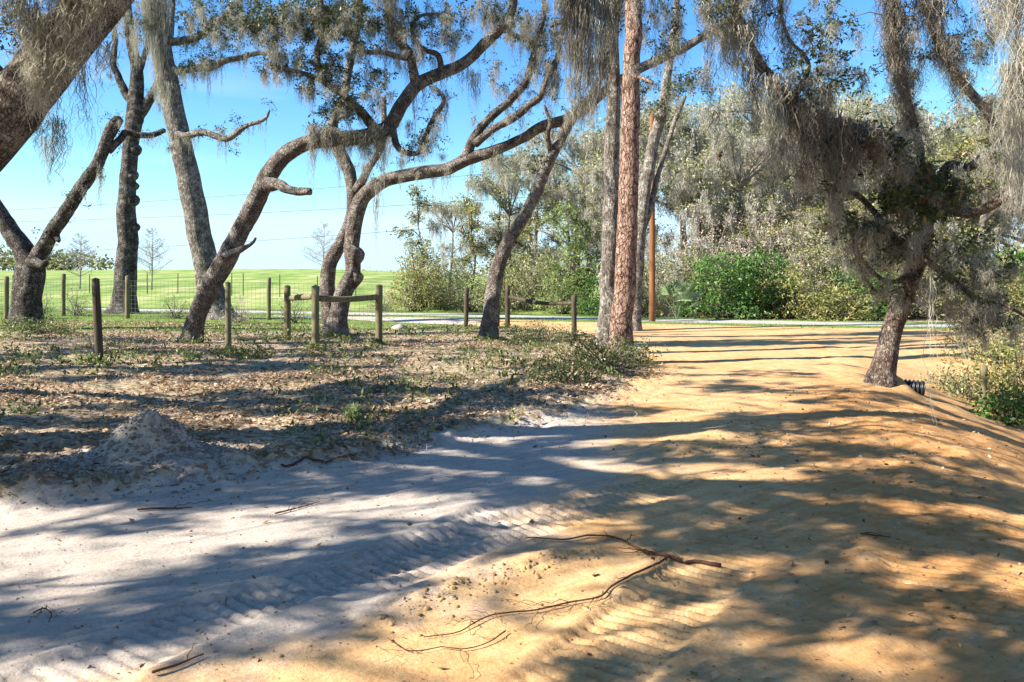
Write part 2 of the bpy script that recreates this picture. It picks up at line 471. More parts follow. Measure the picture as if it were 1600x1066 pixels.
def tube(mb, pts, rad, seg=6, amp=0.0, freq=2.0, tint=.5, seed=0, capr=True):
    pts = np.asarray(pts, float); rad = np.broadcast_to(np.asarray(rad, float), (len(pts),))
    n = len(pts)
    T = np.gradient(pts, axis=0); T /= np.linalg.norm(T, axis=1)[:, None] + 1e-9
    u = np.cross(T[0], [0, 0, 1.0])
    if np.linalg.norm(u) < .2: u = np.cross(T[0], [1.0, 0, 0])
    u /= np.linalg.norm(u)
    U = np.empty_like(pts)
    for i in range(n):
        u = u - T[i] * u.dot(T[i]); u /= np.linalg.norm(u) + 1e-9; U[i] = u
    V = np.cross(T, U)
    a = np.linspace(0, 2 * np.pi, seg, endpoint=False)
    ca, sa = np.cos(a), np.sin(a)
    R = np.repeat(rad[:, None], seg, 1)
    if amp:
        s = np.concatenate([[0], np.cumsum(np.linalg.norm(np.diff(pts, axis=0), axis=1))])
        nn = fbm(ca[None] * 1.3 + 5 + seed + sa[None] * .9, (s * freq)[:, None] + sa[None] * .8 + seed * 3.3, 3, seed)
        hf = fbm(ca[None] * 3.1 + 9 + seed + sa[None] * 2.3, (s * freq * 5)[:, None] + sa[None] * 1.9, 3, seed + 4)
        R = R * (1 + amp * (nn - .5) * 2 + amp * .55 * (hf - .5))
    v = pts[:, None] + R[..., None] * (U[:, None] * ca[None, :, None] + V[:, None] * sa[None, :, None])
    v = v.reshape(-1, 3)
    i = np.arange(n - 1)[:, None] * seg; j = np.arange(seg)[None]; j2 = (j + 1) % seg
    q = np.stack([i + j, i + j2, i + seg + j2, i + seg + j], -1).reshape(-1, 4)
    vv = v; tr = []
    if capr:
        vv = np.vstack([v, pts[-1] + T[-1] * rad[-1] * .5, pts[0] - T[0] * rad[0] * .2])
        e = (n - 1) * seg; k = n * seg
        tr = [(e + x, e + (x + 1) % seg, k) for x in range(seg)] + [((x + 1) % seg, x, k + 1) for x in range(seg)]
    mb.add(vv, q, tr, tint)


def unit(n, zbias=0.0, zflat=1.0):
    d = rng.normal(size=(n, 3)); d[:, 2] = d[:, 2] * zflat + zbias
    return d / (np.linalg.norm(d, axis=1)[:, None] + 1e-9)


def leaves(mb, cen, size, asp=.45, zbias=0.0, tmean=.45, tsd=.25, jit=.35):
    n = len(cen)
    if n == 0: return
    d = unit(n, zbias); s = np.cross(d, unit(n)); s /= np.linalg.norm(s, axis=1)[:, None] + 1e-9
    nr = np.cross(d, s)
    L = (size * (1 + jit * rng.normal(size=n)).clip(.4, 1.8))[:, None]
    v = np.stack([cen, cen + d * L * .45 + s * L * asp * .5 + nr * L * .08, cen + d * L - nr * L * .06, cen + d * L * .45 - s * L * asp * .5 + nr * L * .08], 1)
    q = np.arange(n * 4).reshape(-1, 4)
    t = np.repeat(np.clip(rng.normal(tmean, tsd, n), 0, 1), 4)
    mb.add(v.reshape(-1, 3), q, None, t)


def strands(mb, roots, lens, width=.008, curl=.02, K=8, center=None, conv=.5, d0=None, tmean=.5, tsd=.2):
    N = len(roots)
    if N == 0: return
    t = np.linspace(0, 1, K + 1)
    ph = rng.uniform(0, 6.28, (N, 1)); fr = rng.uniform(1.2, 3.2, (N, 1)); am = curl * rng.uniform(.4, 1.6, (N, 1))
    w = np.cumsum(rng.normal(size=(N, K + 1, 2)) * curl * .55, 1)
    ox = am * np.sin(ph + fr * 6.28 * t) + w[..., 0]; oy = am * np.cos(ph * 1.3 + fr * 6.28 * t) + w[..., 1]
    pos = np.repeat(roots[:, None], K + 1, 1).astype(float)
    env = np.minimum(1, t * 4)
    pos[..., 0] += ox * env; pos[..., 1] += oy * env
    if d0 is None:
        pos[..., 2] -= lens[:, None] * t
        if center is not None:
            pos[..., :2] += (center[:, None, :2] - roots[:, None, :2]) * (conv * t[None, :, None])
    else:                                         # free directed hairs that droop
        pos += d0[:, None] * (lens[:, None] * (t - .25 * t * t)[None])[..., None]
        pos[..., 2] -= lens[:, None] * .45 * t ** 2
    a = rng.uniform(0, 6.28, (N, 1)) + t * rng.normal(0, 2.5, (N, 1))
    hw = (width * rng.uniform(.6, 1.4, (N, 1)) * (1 - .75 * t)) * .5
    sx = np.cos(a) * hw; sy = np.sin(a) * hw
    side = np.stack([sx, sy, np.zeros_like(sx)], -1)
    v = np.stack([pos + side, pos - side], 2).reshape(N, -1, 3)
    k = np.arange(K)
    qb = np.stack([2 * k, 2 * k + 1, 2 * k + 3, 2 * k + 2], -1)
    q = (qb[None] + (np.arange(N) * 2 * (K + 1))[:, None, None]).reshape(-1, 4)
    tt = np.repeat(np.clip(rng.normal(tmean, tsd, N), 0, 1), 2 * (K + 1))
    mb.add(v.reshape(-1, 3), q, None, tt)
    return pos


def moss_clump(mb, c, rx, L, n, fuzz=1.0, width=.009, curl=.022, ry=None, conv=.55, tmean=.5, hair=.11):
    """a hanging beard of moss: long strands that gather towards the tip, with short curly hairs along them"""
    c = np.asarray(c, float); ry = rx if ry is None else ry
    g = rng.normal(size=(n, 2)) * .5
    roots = c + np.stack([g[:, 0] * rx, g[:, 1] * ry, rng.uniform(-.05, .04, n)], 1)
    lens = L * rng.uniform(.25, 1.0, n) ** .8 * np.exp(-.35 * (g ** 2).sum(1))
    K = int(np.clip(L / .075, 6, 18)); pos = strands(mb, roots, lens, width, curl * math.sqrt(9 / K), K, np.repeat(c[None], n, 0), conv, None, tmean)
    m = int(n * 5 * fuzz)
    if m:
        i = rng.integers(0, n, m); j = rng.integers(0, K - 1, m); u = rng.random(m)[:, None]
        r = pos[i, j] * (1 - u) + pos[i, j + 1] * u
        strands(mb, r, rng.uniform(.35, 1.3, m) * hair, width * .7, curl * .55, 4, None, 0, unit(m, -.25), tmean + .08)


# ------------------------------------------------------------------ trees
class Tree:
    def __init__(s, name, label, cat, px, d, bark, group=None, x=None):
        X = (px - CX) / F * d if x is None else x
        s.base = np.array([X, d, zs(X, d)])
        s.root = thing(name, label, cat, s.base, group)
        s.bark = M[bark]
        s.sk = []; s.sr = []; s.limbs = []; s.parts = []
        s.leaf = MB(); s.tw = MB(); s.moss = MB(); s.seed = int(rng.integers(1, 90))
        s.cl = []

    def limb(s, pts, part='limb', seg=12, amp=.12, flare=0, knots=(), world=False, step=None):
        A = []
        for (px, py, d, r) in pts:
            if world: A.append([px, py, d, r])
            else: A.append([*P(px, py, d), r * d / F])
        A = np.array(A)
        if part == 'trunk':
            A[0, :3] = s.base + [0, 0, -.12]
        L = spline(A, step or max(.05, A[:, 3].max() * .30))
        if part in ('trunk', 'second_trunk'): seg = int(seg * 1.5)
        p = L[:, :3].copy(); r = np.maximum(L[:, 3], .004)
        sd = s.seed + len(s.limbs) * 7
        ss = np.concatenate([[0], np.cumsum(np.linalg.norm(np.diff(p, axis=0), axis=1))])
        wob = np.stack([fbm(ss * 1.1, ss * 0 + k, 3, sd + k) - .5 for k in range(3)], 1)
        env = np.minimum(1, ss / .6)[:, None] * (1 if part != 'trunk' else .6)
        p += wob * env * np.minimum(r * 1.3, .16)[:, None]
        if flare:
            r = r * (1 + flare * np.exp(-(p[:, 2] - s.base[2]) / .28))
        mb = MB()
        tube(mb, p, r, seg, amp, 1.6 / max(r.max() * 3, .25), .5, sd)
        for (t, side, kr) in knots:              # burls: short stubby bumps on the trunk side
            i = int(t * (len(p) - 1)); a = side
            dirv = np.array([math.cos(a), math.sin(a), .15])
            c0 = p[i] + dirv * r[i] * .55
            tube(mb, [c0, c0 + dirv * r[i] * .5, c0 + dirv * (r[i] * .5 + kr * .5), c0 + dirv * (r[i] * .5 + kr * .85)],
                 [kr * 2.1, kr * 1.5, kr * 1.05, kr * .5], 9, .3, 5, .5, sd + 3)
        o = mb.build(part, s.bark, s.root, True)
        s.limbs.append(p); s.sk.append(p); s.sr.append(r); s.parts.append((p, part, r))
        return p

    def clusters(s, cen, nl, size, cr, asp=.45, moss=0, mlen=.4, flat=.7, tmean=.45, zb=0.0, mn=26):
        for c in cen:
            s.cl.append((np.asarray(c, float), nl, size, cr, asp, moss, mlen, flat, tmean, zb, mn))

    def blob(s, px, py, d, rx, ry, rd, n, nl=26, size=.06, cr=.16, **k):
        u = unit(n) * rng.random(n)[:, None] ** .4
        cen = [P(px + a[0] * rx, py + a[2] * ry, d + a[1] * rd) for a in u]
        s.clusters(cen, nl, size, cr, **k)

    def beard(s, px, py, py2, w, d, n=60, own=True, mat='moss', **k):
        """one prominent beard of moss, given by its top, its tip and its width in the photo"""
        mb = MB() if own else s.moss
        L = (py2 - py) / F * d
        moss_clump(mb, P(px, py, d), w * .5 / F * d, L, n, **k)
        if own: mb.build('moss_beard', M[mat], s.root)

    def moss_on(s, p, t0, t1, n, lmin, lmax, ns=24, rx=.07, **k):
        i0, i1 = int(t0 * (len(p) - 1)), max(int(t1 * (len(p) - 1)), 1)
        for _ in range(n):
            i = int(rng.integers(i0, i1 + 1)); L = lmin + (lmax - lmin) * rng.random() ** 2
            moss_clump(s.moss, p[i] + rng.normal(size=3) * .02, rx, L, ns, **k)

    def bare(s, n, x0, x1, y0, y1, z0, z1, L=(1.5, 3.5), r=(.02, .045)):  # unseen branches, added to throw thin streaks of shadow on the ground
        """long thin leafless branches added to the unseen crown, above the picture's upper edge"""
        k = 0; tries = 0
        while k < n and tries < n * 12:
            tries += 1
            st = np.array([rng.uniform(x0, x1), rng.uniform(y0, y1), rng.uniform(z0, z1)])
            a = rng.uniform(0, 6.283); d = np.array([math.cos(a), math.sin(a), rng.normal(.05, .3)]); Ln = rng.uniform(*L)
            p = [st]
            for j in range(12):
                d = d + rng.normal(size=3) * [.16, .16, .14]; d /= np.linalg.norm(d); p.append(p[-1] + d * Ln / 12)
            p = np.array(p); px, py = proj(p)
            if ((p[:, 1] > .3) & (px > -90) & (px < 1690) & (p[:, 2] - .35 < frame_top(p[:, 1]))).any(): continue
            rr = rng.uniform(*r); tube(s.tw, p, np.linspace(rr, rr * .3, 13), 6, .1, 2, rng.random(), 0, False)
            for j in range(7):
                i = int(rng.integers(3, 12)); e = p[i] + unit(1)[0] * Ln * rng.uniform(.12, .3); m = (p[i] + e) / 2 + rng.normal(size=3) * .06
                tube(s.tw, [p[i], m, e], [rr * .45, rr * .35, rr * .15], 4, 0, 1, rng.random(), 0, False)
            k += 1

    def wrap(s, p, t0, t1, n, r, L, width=.008, tmean=.45, mb=None):
        """tufts of moss growing all round a limb"""
        i = rng.integers(int(t0 * (len(p) - 1)), int(t1 * (len(p) - 1)) + 1, n)
        u = unit(n, -.1)
        strands(mb or s.moss, p[i] + u * r * .8, L * rng.uniform(.3, 1.4, n), width, .03, 6, None, 0, u * [1, 1, .8] + [0, 0, -.25], tmean)

    def finish(s, leafmat='leaf_oak', mossmat='moss', twig='twig', twr=.011, sprig=5.0, sps=1.0):
        for (p, part, r) in s.parts:
            if part != 'limb' or sprig <= 0: continue
            Ls = np.linalg.norm(np.diff(p, axis=0), axis=1).sum()
            for _ in range(int(Ls * sprig)):
                i = int(len(p) * (.12 + .87 * rng.random()))
                i = min(i, len(p) - 1)
                c = p[i] + unit(1, .25)[0] * rng.uniform(.15, .55) * sps
                s.clusters([c], int(rng.integers(5, 16)), .055 * sps, .15 * sps, moss=.3, mlen=.35)
        sk = np.concatenate(s.sk); sr = np.concatenate(s.sr)
        order = sorted(range(len(s.cl)), key=lambda i: np.min(((sk - s.cl[i][0]) ** 2).sum(1)))
        for i in order:
            c, nl, size, cr, asp, moss, mlen, flat, tmean, zb, mn = s.cl[i]
            d2 = ((sk - c) ** 2).sum(1)
            j = int(np.argmin(d2 * (1 + .25 * (sk[:, 2] > c[2] + .3)))); a = sk[j]; dist = math.sqrt(d2[j])
            k = max(4, int(dist / .16))
            t = np.linspace(0, 1, k)[:, None]
            mid = (a + c) / 2 + rng.normal(size=3) * dist * .14 + [0, 0, dist * .10]
            path = a * (1 - t) ** 2 + mid * 2 * t * (1 - t) + c * t ** 2
            path[1:-1] += rng.normal(size=(k - 2, 3)) * min(.035, dist * .04)
            r0 = min(sr[j] * .7, twr * (0.7 + dist * .9))
            rr = np.linspace(r0, max(.003, r0 * .3), k)
            tube(s.tw, path, rr, 4 if r0 < .03 else 6, 0, 1, rng.uniform(.1, .9), 0, False)
            sk = np.concatenate([sk, path[1:]]); sr = np.concatenate([sr, rr[1:]])
            nt = max(2, nl // 12)
            ends = c + unit(nt, 0, flat) * cr * rng.uniform(.5, 1.3, nt)[:, None]
            for e in ends:
                tube(s.tw, [path[-2], (c + e) / 2 + rng.normal(size=3) * .02, e], [.005, .004, .002], 3, 0, 1, rng.random(), 0, False)
            if nl:
                e = ends[rng.integers(0, nt, nl)]
                u = rng.random(nl)[:, None] ** .6
                cen = c * (1 - u) + e * u + rng.normal(size=(nl, 3)) * cr * .28 * [1, 1, flat]
                leaves(s.leaf, cen, size, asp, zb, np.clip(tmean + rng.normal() * .12, 0, 1), .22)
            if moss and rng.random() < moss:
                moss_clump(s.moss, c - [0, 0, .03], cr * .7, mlen * rng.uniform(.4, 1.5), mn, .8)
        if s.leaf.n: s.leaf.build('crown', M[leafmat], s.root)
        if s.tw.n: tag(s.tw.build('twigs', M[twig], s.root), kind='stuff')
        if s.moss.n: s.moss.build('moss', M[mossmat], s.root)
        return s.root


#@@PART2
# ================================================================== THE GROUND
def axis(lo, dense_lo, dense_hi, hi, st, gr):
    a = list(np.arange(dense_lo, dense_hi, st))
    s = st; x = a[-1]
    while x < hi:
        s *= gr; x += s; a.append(x)
    s = st; x = a[0]; b = []
    while x > lo:
        s *= gr; x -= s; b.append(x)
    return np.array(b[::-1] + a)


def build_ground():
    gx = axis(-420, -4.6, 4.9, 420, .021, 1.035)
    gy = axis(-40, 2.8, 6.6, 650, .0165, 1.0145)
    X, Y = np.meshgrid(gx, gy)
    Z = zg(X, Y)
    nx, ny = len(gx), len(gy)
    ld = left_d(X, Y); v = road_v(X, Y); dr = X - xc(np.clip(Y, 0, 30))
    xo = np.interp(Y, [2, 3.2, 3.8, 4.9, 7.2, 10, 14, 17, 24], [-3.1, -1.9, -1.0, -.15, .65, .95, .9, .1, -1.5])
    orange = sstep(-1.0, 1.3, X - xo + .5 * (fbm(X * .5, Y * .5, 3, 44) - .5)) * (1 - .8 * sstep(2.9, 4.2, dr) * (1 - sstep(11, 13, Y)))
    mnd = 2.2 * np.exp(-(((X + 3.15) / .62) ** 2 + ((Y - 6.95) / .42) ** 2)) + .4 * np.exp(-(((X + 3.9) / .9) ** 2 + ((Y - 6.3) / .32) ** 2))
    litter = sstep(-.15, .40, ld) * (1 - np.clip(mnd * 1.2, 0, 1)) * (1 - sstep(22.5, 26, Y - .25 * X))
    litter = np.maximum(litter, .9 * sstep(3.8, 5.0, dr + .8 * (fbm(X, Y, 3, 77) - .5)) * sstep(11.5, 13, Y) * (1 - sstep(22, 25, Y)))
    grass = np.maximum(sstep(22.5, 26, Y - .25 * X) * sstep(0.0, 1.6, ld), sstep(-3.6, -2.4, v))
    grass = np.where(v > 1.4, 1.0, grass)
    wood = sstep(2.0, 7.0, X - .12 * Y) * (v > 2.6)
    litter = np.maximum(litter, wood * .8)
    grass = grass * (1 - .75 * wood)
    grass = grass * (1 - .55 * np.exp(-((v - 4.4) / 1.5) ** 2))
    litter = np.maximum(litter, .62 * np.exp(-((v - 4.4) / 1.6) ** 2))
    road = (1 - sstep(1.2, 1.4, np.abs(v)))
    verge = 1 - sstep(2.0, 8, v)
    m1 = np.stack([orange, litter, grass, np.ones_like(X)], -1).reshape(-1, 4)
    soil = sstep(-1.5, -.2, dr + 1.2 * (fbm(X * .9, Y * .9, 4, 64) - .5)) * (1 - sstep(11, 14, Y))
    m2 = np.stack([road, verge, soil, np.ones_like(X)], -1).reshape(-1, 4)
    V = np.stack([X, Y, Z], -1).reshape(-1, 3)
    i = (np.arange(ny - 1)[:, None] * nx + np.arange(nx - 1)[None]).ravel()
    Q = np.stack([i, i + 1, i + nx + 1, i + nx], -1)
    f = lambda A: A.ravel()[i]
    fv, fl, fY = f(v), f(ld), f(Y)
    reg = np.where(np.abs(fv) < 1.3, 3, np.where(fv > 1.25, 4, np.where((fv > -3.0) | ((fl > .7) & (f(grass) > .5)), 2, np.where((fl > .12) & (fY > 0), 0, np.where(f(dr) > 3.9, 0, 1)))))
    for k, nm in enumerate(['ground', 'dirt_road', 'grass_verge', 'paved_road', 'field']):
        q = Q[reg == k]
        u, inv = np.unique(q, return_inverse=True)
        me = bpy.data.meshes.new(nm)
        me.vertices.add(len(u)); me.vertices.foreach_set('co', V[u].astype(np.float32).ravel())
        me.loops.add(q.size); me.polygons.add(len(q))
        me.polygons.foreach_set('loop_start', (np.arange(len(q)) * 4).astype(np.int32))
        me.loops.foreach_set('vertex_index', inv.ravel().astype(np.int32))
        me.update(calc_edges=True)
        me.polygons.foreach_set('use_smooth', np.ones(len(q), bool))
        for an, mm in (('mask', m1), ('mask2', m2)):
            a = me.attributes.new(an, 'FLOAT_COLOR', 'POINT'); a.data.foreach_set('color', mm[u].astype(np.float32).ravel())
        me.materials.append(M['terrain'])
        o = bpy.data.objects.new(nm, me); C.objects.link(o)
        tag(o, kind='structure')


build_ground()


def on_ground(x, y, up=0.0):
    z = zg(np.asarray(x), np.asarray(y))
    return np.stack([x, y, z + up], -1)


def flat_leaves(mb, cen, size, asp=.55, tmean=.45, tsd=.28, tilt=.35):
    n = len(cen)
    d = unit(n, 0, tilt); up = np.array([0, 0, 1.0]) + rng.normal(size=(n, 3)) * tilt
    s = np.cross(d, up); s /= np.linalg.norm(s, axis=1)[:, None] + 1e-9
    L = (size * rng.uniform(.55, 1.45, n))[:, None]
    nr = np.cross(s, d); nr *= np.sign(nr[:, 2:3] + 1e-9)
    v = np.stack([cen - d * L * .5 + nr * L * .05, cen + s * L * asp * .5 + nr * L * rng.uniform(0, .25, (n, 1)), cen + d * L * .5 + nr * L * rng.uniform(0, .2, (n, 1)), cen - s * L * asp * .5], 1)
    mb.add(v.reshape(-1, 3), np.arange(n * 4).reshape(-1, 4), None, np.repeat(np.clip(rng.normal(tmean, tsd, n), 0, 1), 4))


def lot_points(n, y0=5.0, y1=27, x0=-19, x1=3.0, edge=.15):
    x = rng.uniform(x0, x1, n); y = rng.uniform(y0, y1, n)
    mnd = 2.2 * np.exp(-(((x + 3.15) / .62) ** 2 + ((y - 6.95) / .42) ** 2)) + .4 * np.exp(-(((x + 3.9) / .9) ** 2 + ((y - 6.3) / .32) ** 2))
    ok = (left_d(x, y) + (fbm(x * 1.5, y * 1.5, 3, 5) - .5) * .9 > edge - .08) & (rng.random(n) > mnd * 1.3) & (np.abs(x) < .72 * y + 1.5)
    return x[ok], y[ok]


# fallen leaves
mb = MB()
x, y = lot_points(120000, 5, 26); k = fbm(x * .9, y * .9, 4, 97) + .3 * (rng.random(len(x)) - .5) > .47; x, y = x[k], y[k]; flat_leaves(mb, on_ground(x, y, .012), .062)
x, y = lot_points(40000, 5, 13, -9, 3); k = fbm(x * .9, y * .9, 4, 97) + .3 * (rng.random(len(x)) - .5) > .47; x, y = x[k], y[k]; flat_leaves(mb, on_ground(x, y, .012), .045)
x = rng.uniform(-5, 7, 520); y = rng.uniform(2.7, 14, 520); flat_leaves(mb, on_ground(x, y, .006), .04, tmean=.3)
x = rng.uniform(-5, 7, 700); y = 2.7 + 11 * rng.random(700); strands(mb, on_ground(x, y, .004), rng.uniform(.03, .14, 700), .006, .01, 4, None, 0, unit(700, .05, .05), .12, .1)
x = rng.uniform(1.5, 6, 900); y = rng.uniform(3.5, 12, 900); k = x > xc(y) - 1.6; flat_leaves(mb, on_ground(x[k], y[k], .006), .04, tmean=.3)
x = rng.uniform(-5, 7, 5200); y = 2.7 + 12 * rng.random(5200) ** 1.3; flat_leaves(mb, on_ground(x, y, .003), .016, .4, .1, .1)
x = rng.uniform(6, 13, 9000); y = rng.uniform(11, 20, 9000); k = x - xc(y) > 3.4; flat_leaves(mb, on_ground(x[k], y[k], .012), .07)
tag(mb.build('leaf_litter', M['litter']), 'brown fallen oak leaves covering the lot beside the dirt road', 'leaf litter', kind='stuff')
# low green weeds in patches
mb = MB()
x, y = lot_points(9000, 6.0, 24); k = fbm(x * .45, y * .45, 3, 90) + .22 * (rng.random(len(x)) - .5) > .55; x, y = x[k][:1500], y[k][:1500]
for (px, d, n) in [(156, 14, 26), (357, 16.3, 20), (449, 20, 16), (493, 17.5, 22), (592, 18.7, 20), (297, 18.6, 30), (525, 21.2, 40), (762, 19.8, 30), (41, 21.6, 40), (945, 17.4, 24), (970, 15.3, 30), (728, 25, 12), (793, 24.5, 12), (897, 22, 14)]:
    bx = (px - CX) / F * d; x = np.append(x, bx + rng.normal(size=n) * .22); y = np.append(y, d - .1 + rng.normal(size=n) * .16)
c = on_ground(x, y, .01); hh = rng.uniform(.05, .17, len(x)) * (1 + (rng.random(len(x)) > .9) * .9)
for j in range(9):
    leaves(mb, c + np.stack([rng.normal(size=len(x)) * .05, rng.normal(size=len(x)) * .05, hh * rng.random(len(x)) * .9], -1), .065, .42, .7, .5)
strands(mb, c + [0, 0, .0], hh, .006, .02, 4, None, 0, unit(len(x), 2.0), .4)
tag(mb.build('low_weeds', M['weed']), 'patchy low green weeds growing through the leaf litter', 'weeds', kind='stuff')
# dry grass blades
mb = MB()
x, y = lot_points(95000, 5.4, 25); k = fbm(x * .7, y * .7, 3, 93) > .40; x, y = x[k], y[k]
c = on_ground(x, y, 0); strands(mb, c, rng.uniform(.05, .2, len(x)), .006, .02, 4, None, 0, unit(len(x), .35), .6)
tag(mb.build('dry_grass', M['straw']), 'thin straw coloured dry grass scattered on the lot', 'dry grass', kind='stuff')
# grass of the verge
mb = MB()
x = rng.uniform(-24, 14, 60000); y = rng.uniform(21, 46, 60000); v = road_v(x, y)
k = (((v > -3.3 + .8 * rng.normal(size=60000)) & (v < -1.35)) | ((y - .25 * x > 24) & (left_d(x, y) > .9) & (v < -1.35)) | ((v > 1.4) & (v < 6.5))) & (np.abs(x) < .7 * y)
x, y = x[k], y[k]
c = on_ground(x, y, 0); strands(mb, c, rng.uniform(.07, .22, len(x)), .018, .015, 3, None, 0, unit(len(x), 1.6), .5, .3)
tag(mb.build('verge_grass', M['grass']), 'short green grass along both edges of the paved road', 'grass', kind='stuff')
# grey fallen moss lying in heaps
mb = MB()
for (px, py, n) in [(790, 548, 200), (840, 556, 160), (500, 672, 260), (540, 640, 150), (700, 645, 150), (830, 640, 260), (870, 650, 160), (300, 655, 160), (470, 690, 220), (640, 575, 140), (130, 600, 140), (720, 590, 150), (400, 620, 130), (560, 700, 160), (760, 560, 150)]:
    g = G(px, py); r = .28 + .0016 * n
    xx = g[0] + rng.normal(size=n) * r; yy = g[1] + rng.normal(size=n) * r * .7
    n = n // 2; xx = xx[:n]; yy = yy[:n]
    strands(mb, on_ground(xx, yy, .02), rng.uniform(.1, .32, n), .007, .035, 6, None, 0, unit(n, .55, .5), .55)
tag(mb.build('fallen_moss', M['moss_pale']), 'grey tufts of fallen spanish moss strewn over the lot edge', 'fallen moss', kind='stuff')
# clods of soil
ICO = None
def clods(mb, cen, size, tm):
    import bmesh
    global ICO
    if ICO is None:
        bm = bmesh.new(); bmesh.ops.create_icosphere(bm, subdivisions=1, radius=1)
        bm.verts.ensure_lookup_table()
        ICO = (np.array([v.co[:] for v in bm.verts]), np.array([[v.index for v in f.verts] for f in bm.faces])); bm.free()
    iv, it = ICO
    n = len(cen)
    s = size * rng.lognormal(-.15, .7, n).clip(.2, 3.2)
    ax = rng.uniform(.6, 1.3, (n, 1, 3)) * [1, 1, .7]
    v = cen[:, None] + iv[None] * (1 + rng.normal(0, .16, (n, len(iv), 1))) * ax * s[:, None, None]
    t = (it[None] + (np.arange(n) * len(iv))[:, None, None]).reshape(-1, 3)
    mb.add(v.reshape(-1, 3), None, t, np.repeat(np.clip(rng.normal(tm, .15, n), 0, 1), len(iv)))
mb = MB()
x = rng.uniform(-7, 3, 30000); y = rng.uniform(4.5, 15, 30000); e = left_d(x, y); k = rng.random(30000) < np.exp(-((e - .25) / .36) ** 2); clods(mb, on_ground(x[k], y[k], .001), .0075, .28)
x = -3.1 + rng.normal(size=2200) * .42; y = 6.95 + rng.normal(size=2200) * .3; clods(mb, on_ground(x, y, .002), .0095, .25)
x = -3.9 + rng.normal(size=1600) * .7; y = 6.3 + rng.normal(size=1600) * .25; clods(mb, on_ground(x, y, .002), .0085, .25)
for (a, b, n, w, s, tn) in [((590, 985), (760, 905), 900, .085, .0065, .72), ((740, 910), (850, 885), 400, .06, .006, .75), ((855, 872), (935, 866), 300, .05, .007, .85), ((1060, 705), (1240, 690), 500, .2, .010, .7), ((1090, 950), (1000, 1060), 300, .10, .005, .75), ((1380, 770), (1440, 690), 500, .25, .009, .75), ((1440, 1000), (1590, 860), 600, .35, .005, .75)]:
    A, B = G(*a), G(*b); t = rng.random(n)[:, None]; p = A[:2] * (1 - t) + B[:2] * t + rng.normal(size=(n, 2)) * w
    clods(mb, on_ground(p[:, 0], p[:, 1], -.003)[::2], s * .9, tn)
x = rng.uniform(-5, 6, 3800); y = 2.7 + 9 * rng.random(3800) ** 1.4; k = x > np.interp(y, [2, 3.2, 3.8, 4.9, 7.2, 10, 14], [-2.7, -1.5, -.5, .42, 1.35, 1.75, 1.7])
clods(mb, on_ground(x[k], y[k], 0), .0042, .72); clods(mb, on_ground(x[~k], y[~k], 0), .0042, .25)
tag(mb.build('soil_clods', M['clod']), 'crumbled lumps of dry soil along the scraped road edge', 'soil', kind='stuff')

# ================================================================== FALLEN BRANCHES AND ROOTS ON THE SAND
def ground_stick(name, label, pix, r0, r1, side=6, up=.012, mat='root'):
    A = []
    for k, (px, py) in enumerate(pix):
        g = G(px, py); A.append([g[0], g[1], g[2] + up, 0])
    L = spline(np.array(A), .03); p = L[:, :3]
    p[:, 2] = zg(p[:, 0], p[:, 1]) + up + .012 * (fbm(np.arange(len(p)) * .12, np.zeros(len(p)), 2, int(rng.integers(50))) - .3)
    r = np.linspace(r0, r1, len(p)) * (1 + .2 * (rng.random(len(p)) - .5))
    mb = MB(); tube(mb, p, r, 7, .25, 8, .5, 3)
    o = mb.build(name, M[mat], None, True, p[len(p) // 2]); tag(o, label, 'branch', 'dead branches and sticks lying on the dirt')
    for s in range(side):
        i = int(rng.integers(len(p) // 8, len(p) - 2)); L2 = rng.uniform(.1, .38)
        t = p[min(i + 3, len(p) - 1)] - p[max(i - 3, 0)]; a = math.atan2(t[1], t[0]) + rng.choice([-1, 1]) * rng.uniform(.25, 1.0) + (math.pi if r1 < r0 * .2 and False else 0)
        q = [p[i]]
        for j in range(7):
            a += rng.normal() * .28; n = q[-1] + np.array([math.cos(a), math.sin(a), 0]) * L2 / 7
            n[2] = zs(n[0], n[1]) + .006 + rng.random() * .03; q.append(n)
        mb = MB(); tube(mb, np.array(q), np.linspace(min(r[i] * .5, .004), .001, len(q)), 4, 0, 1, .5)
        PLOC[o.name] = p[len(p) // 2]
        mb.build('twig', M[mat], o)
    return o


ground_stick('fallen_branch', 'long dark fallen branch with a thick broken right end on the orange sand', [(1126, 888), (1085, 884), (1050, 876), (1010, 868), (965, 845), (925, 842), (880, 847), (820, 845)], .0115, .003, 10)
ground_stick('fallen_root', 'reddish forked root curving forward across the sunlit orange sand', [(1045, 876), (1010, 895), (975, 910), (955, 922), (935, 938), (890, 948), (840, 958), (772, 965), (720, 992), (662, 1000)], .0065, .0025, 16)
ground_stick('fallen_twig', 'thin pale looping twig nearest the camera left of the forked root', [(790, 993), (765, 1008), (720, 1022), (690, 1018), (640, 1022), (605, 1005)], .003, .0018, 3)
ground_stick('fallen_twig', 'short bent twig alone on the pale grey sand at lower left', [(52, 962), (68, 955), (80, 965), (76, 978)], .004, .002, 3)
ground_stick('fallen_stick', 'long bare stick lying along the soil berm below the leafy lot', [(440, 729), (490, 722), (530, 717), (560, 711)], .011, .005, 3)
ground_stick('fallen_twig', 'dark twig beside the brown tread marks on the right of the road', [(1344, 838), (1362, 840), (1392, 844)], .006, .003, 2)
ground_stick('fallen_twig', 'spindly forked twig on grey sand below the soil berm', [(430, 806), (455, 800), (478, 793), (500, 787)], .006, .002, 4)
ground_stick('fallen_twig', 'dark curved stick along the foot of the grey soil heap', [(215, 801), (250, 798), (300, 797)], .008, .004, 1)
ground_stick('fallen_twig', 'thin root exposed in the tread print at the bottom edge', [(238, 1058), (268, 1048), (318, 1030)], .006, .003, 1)
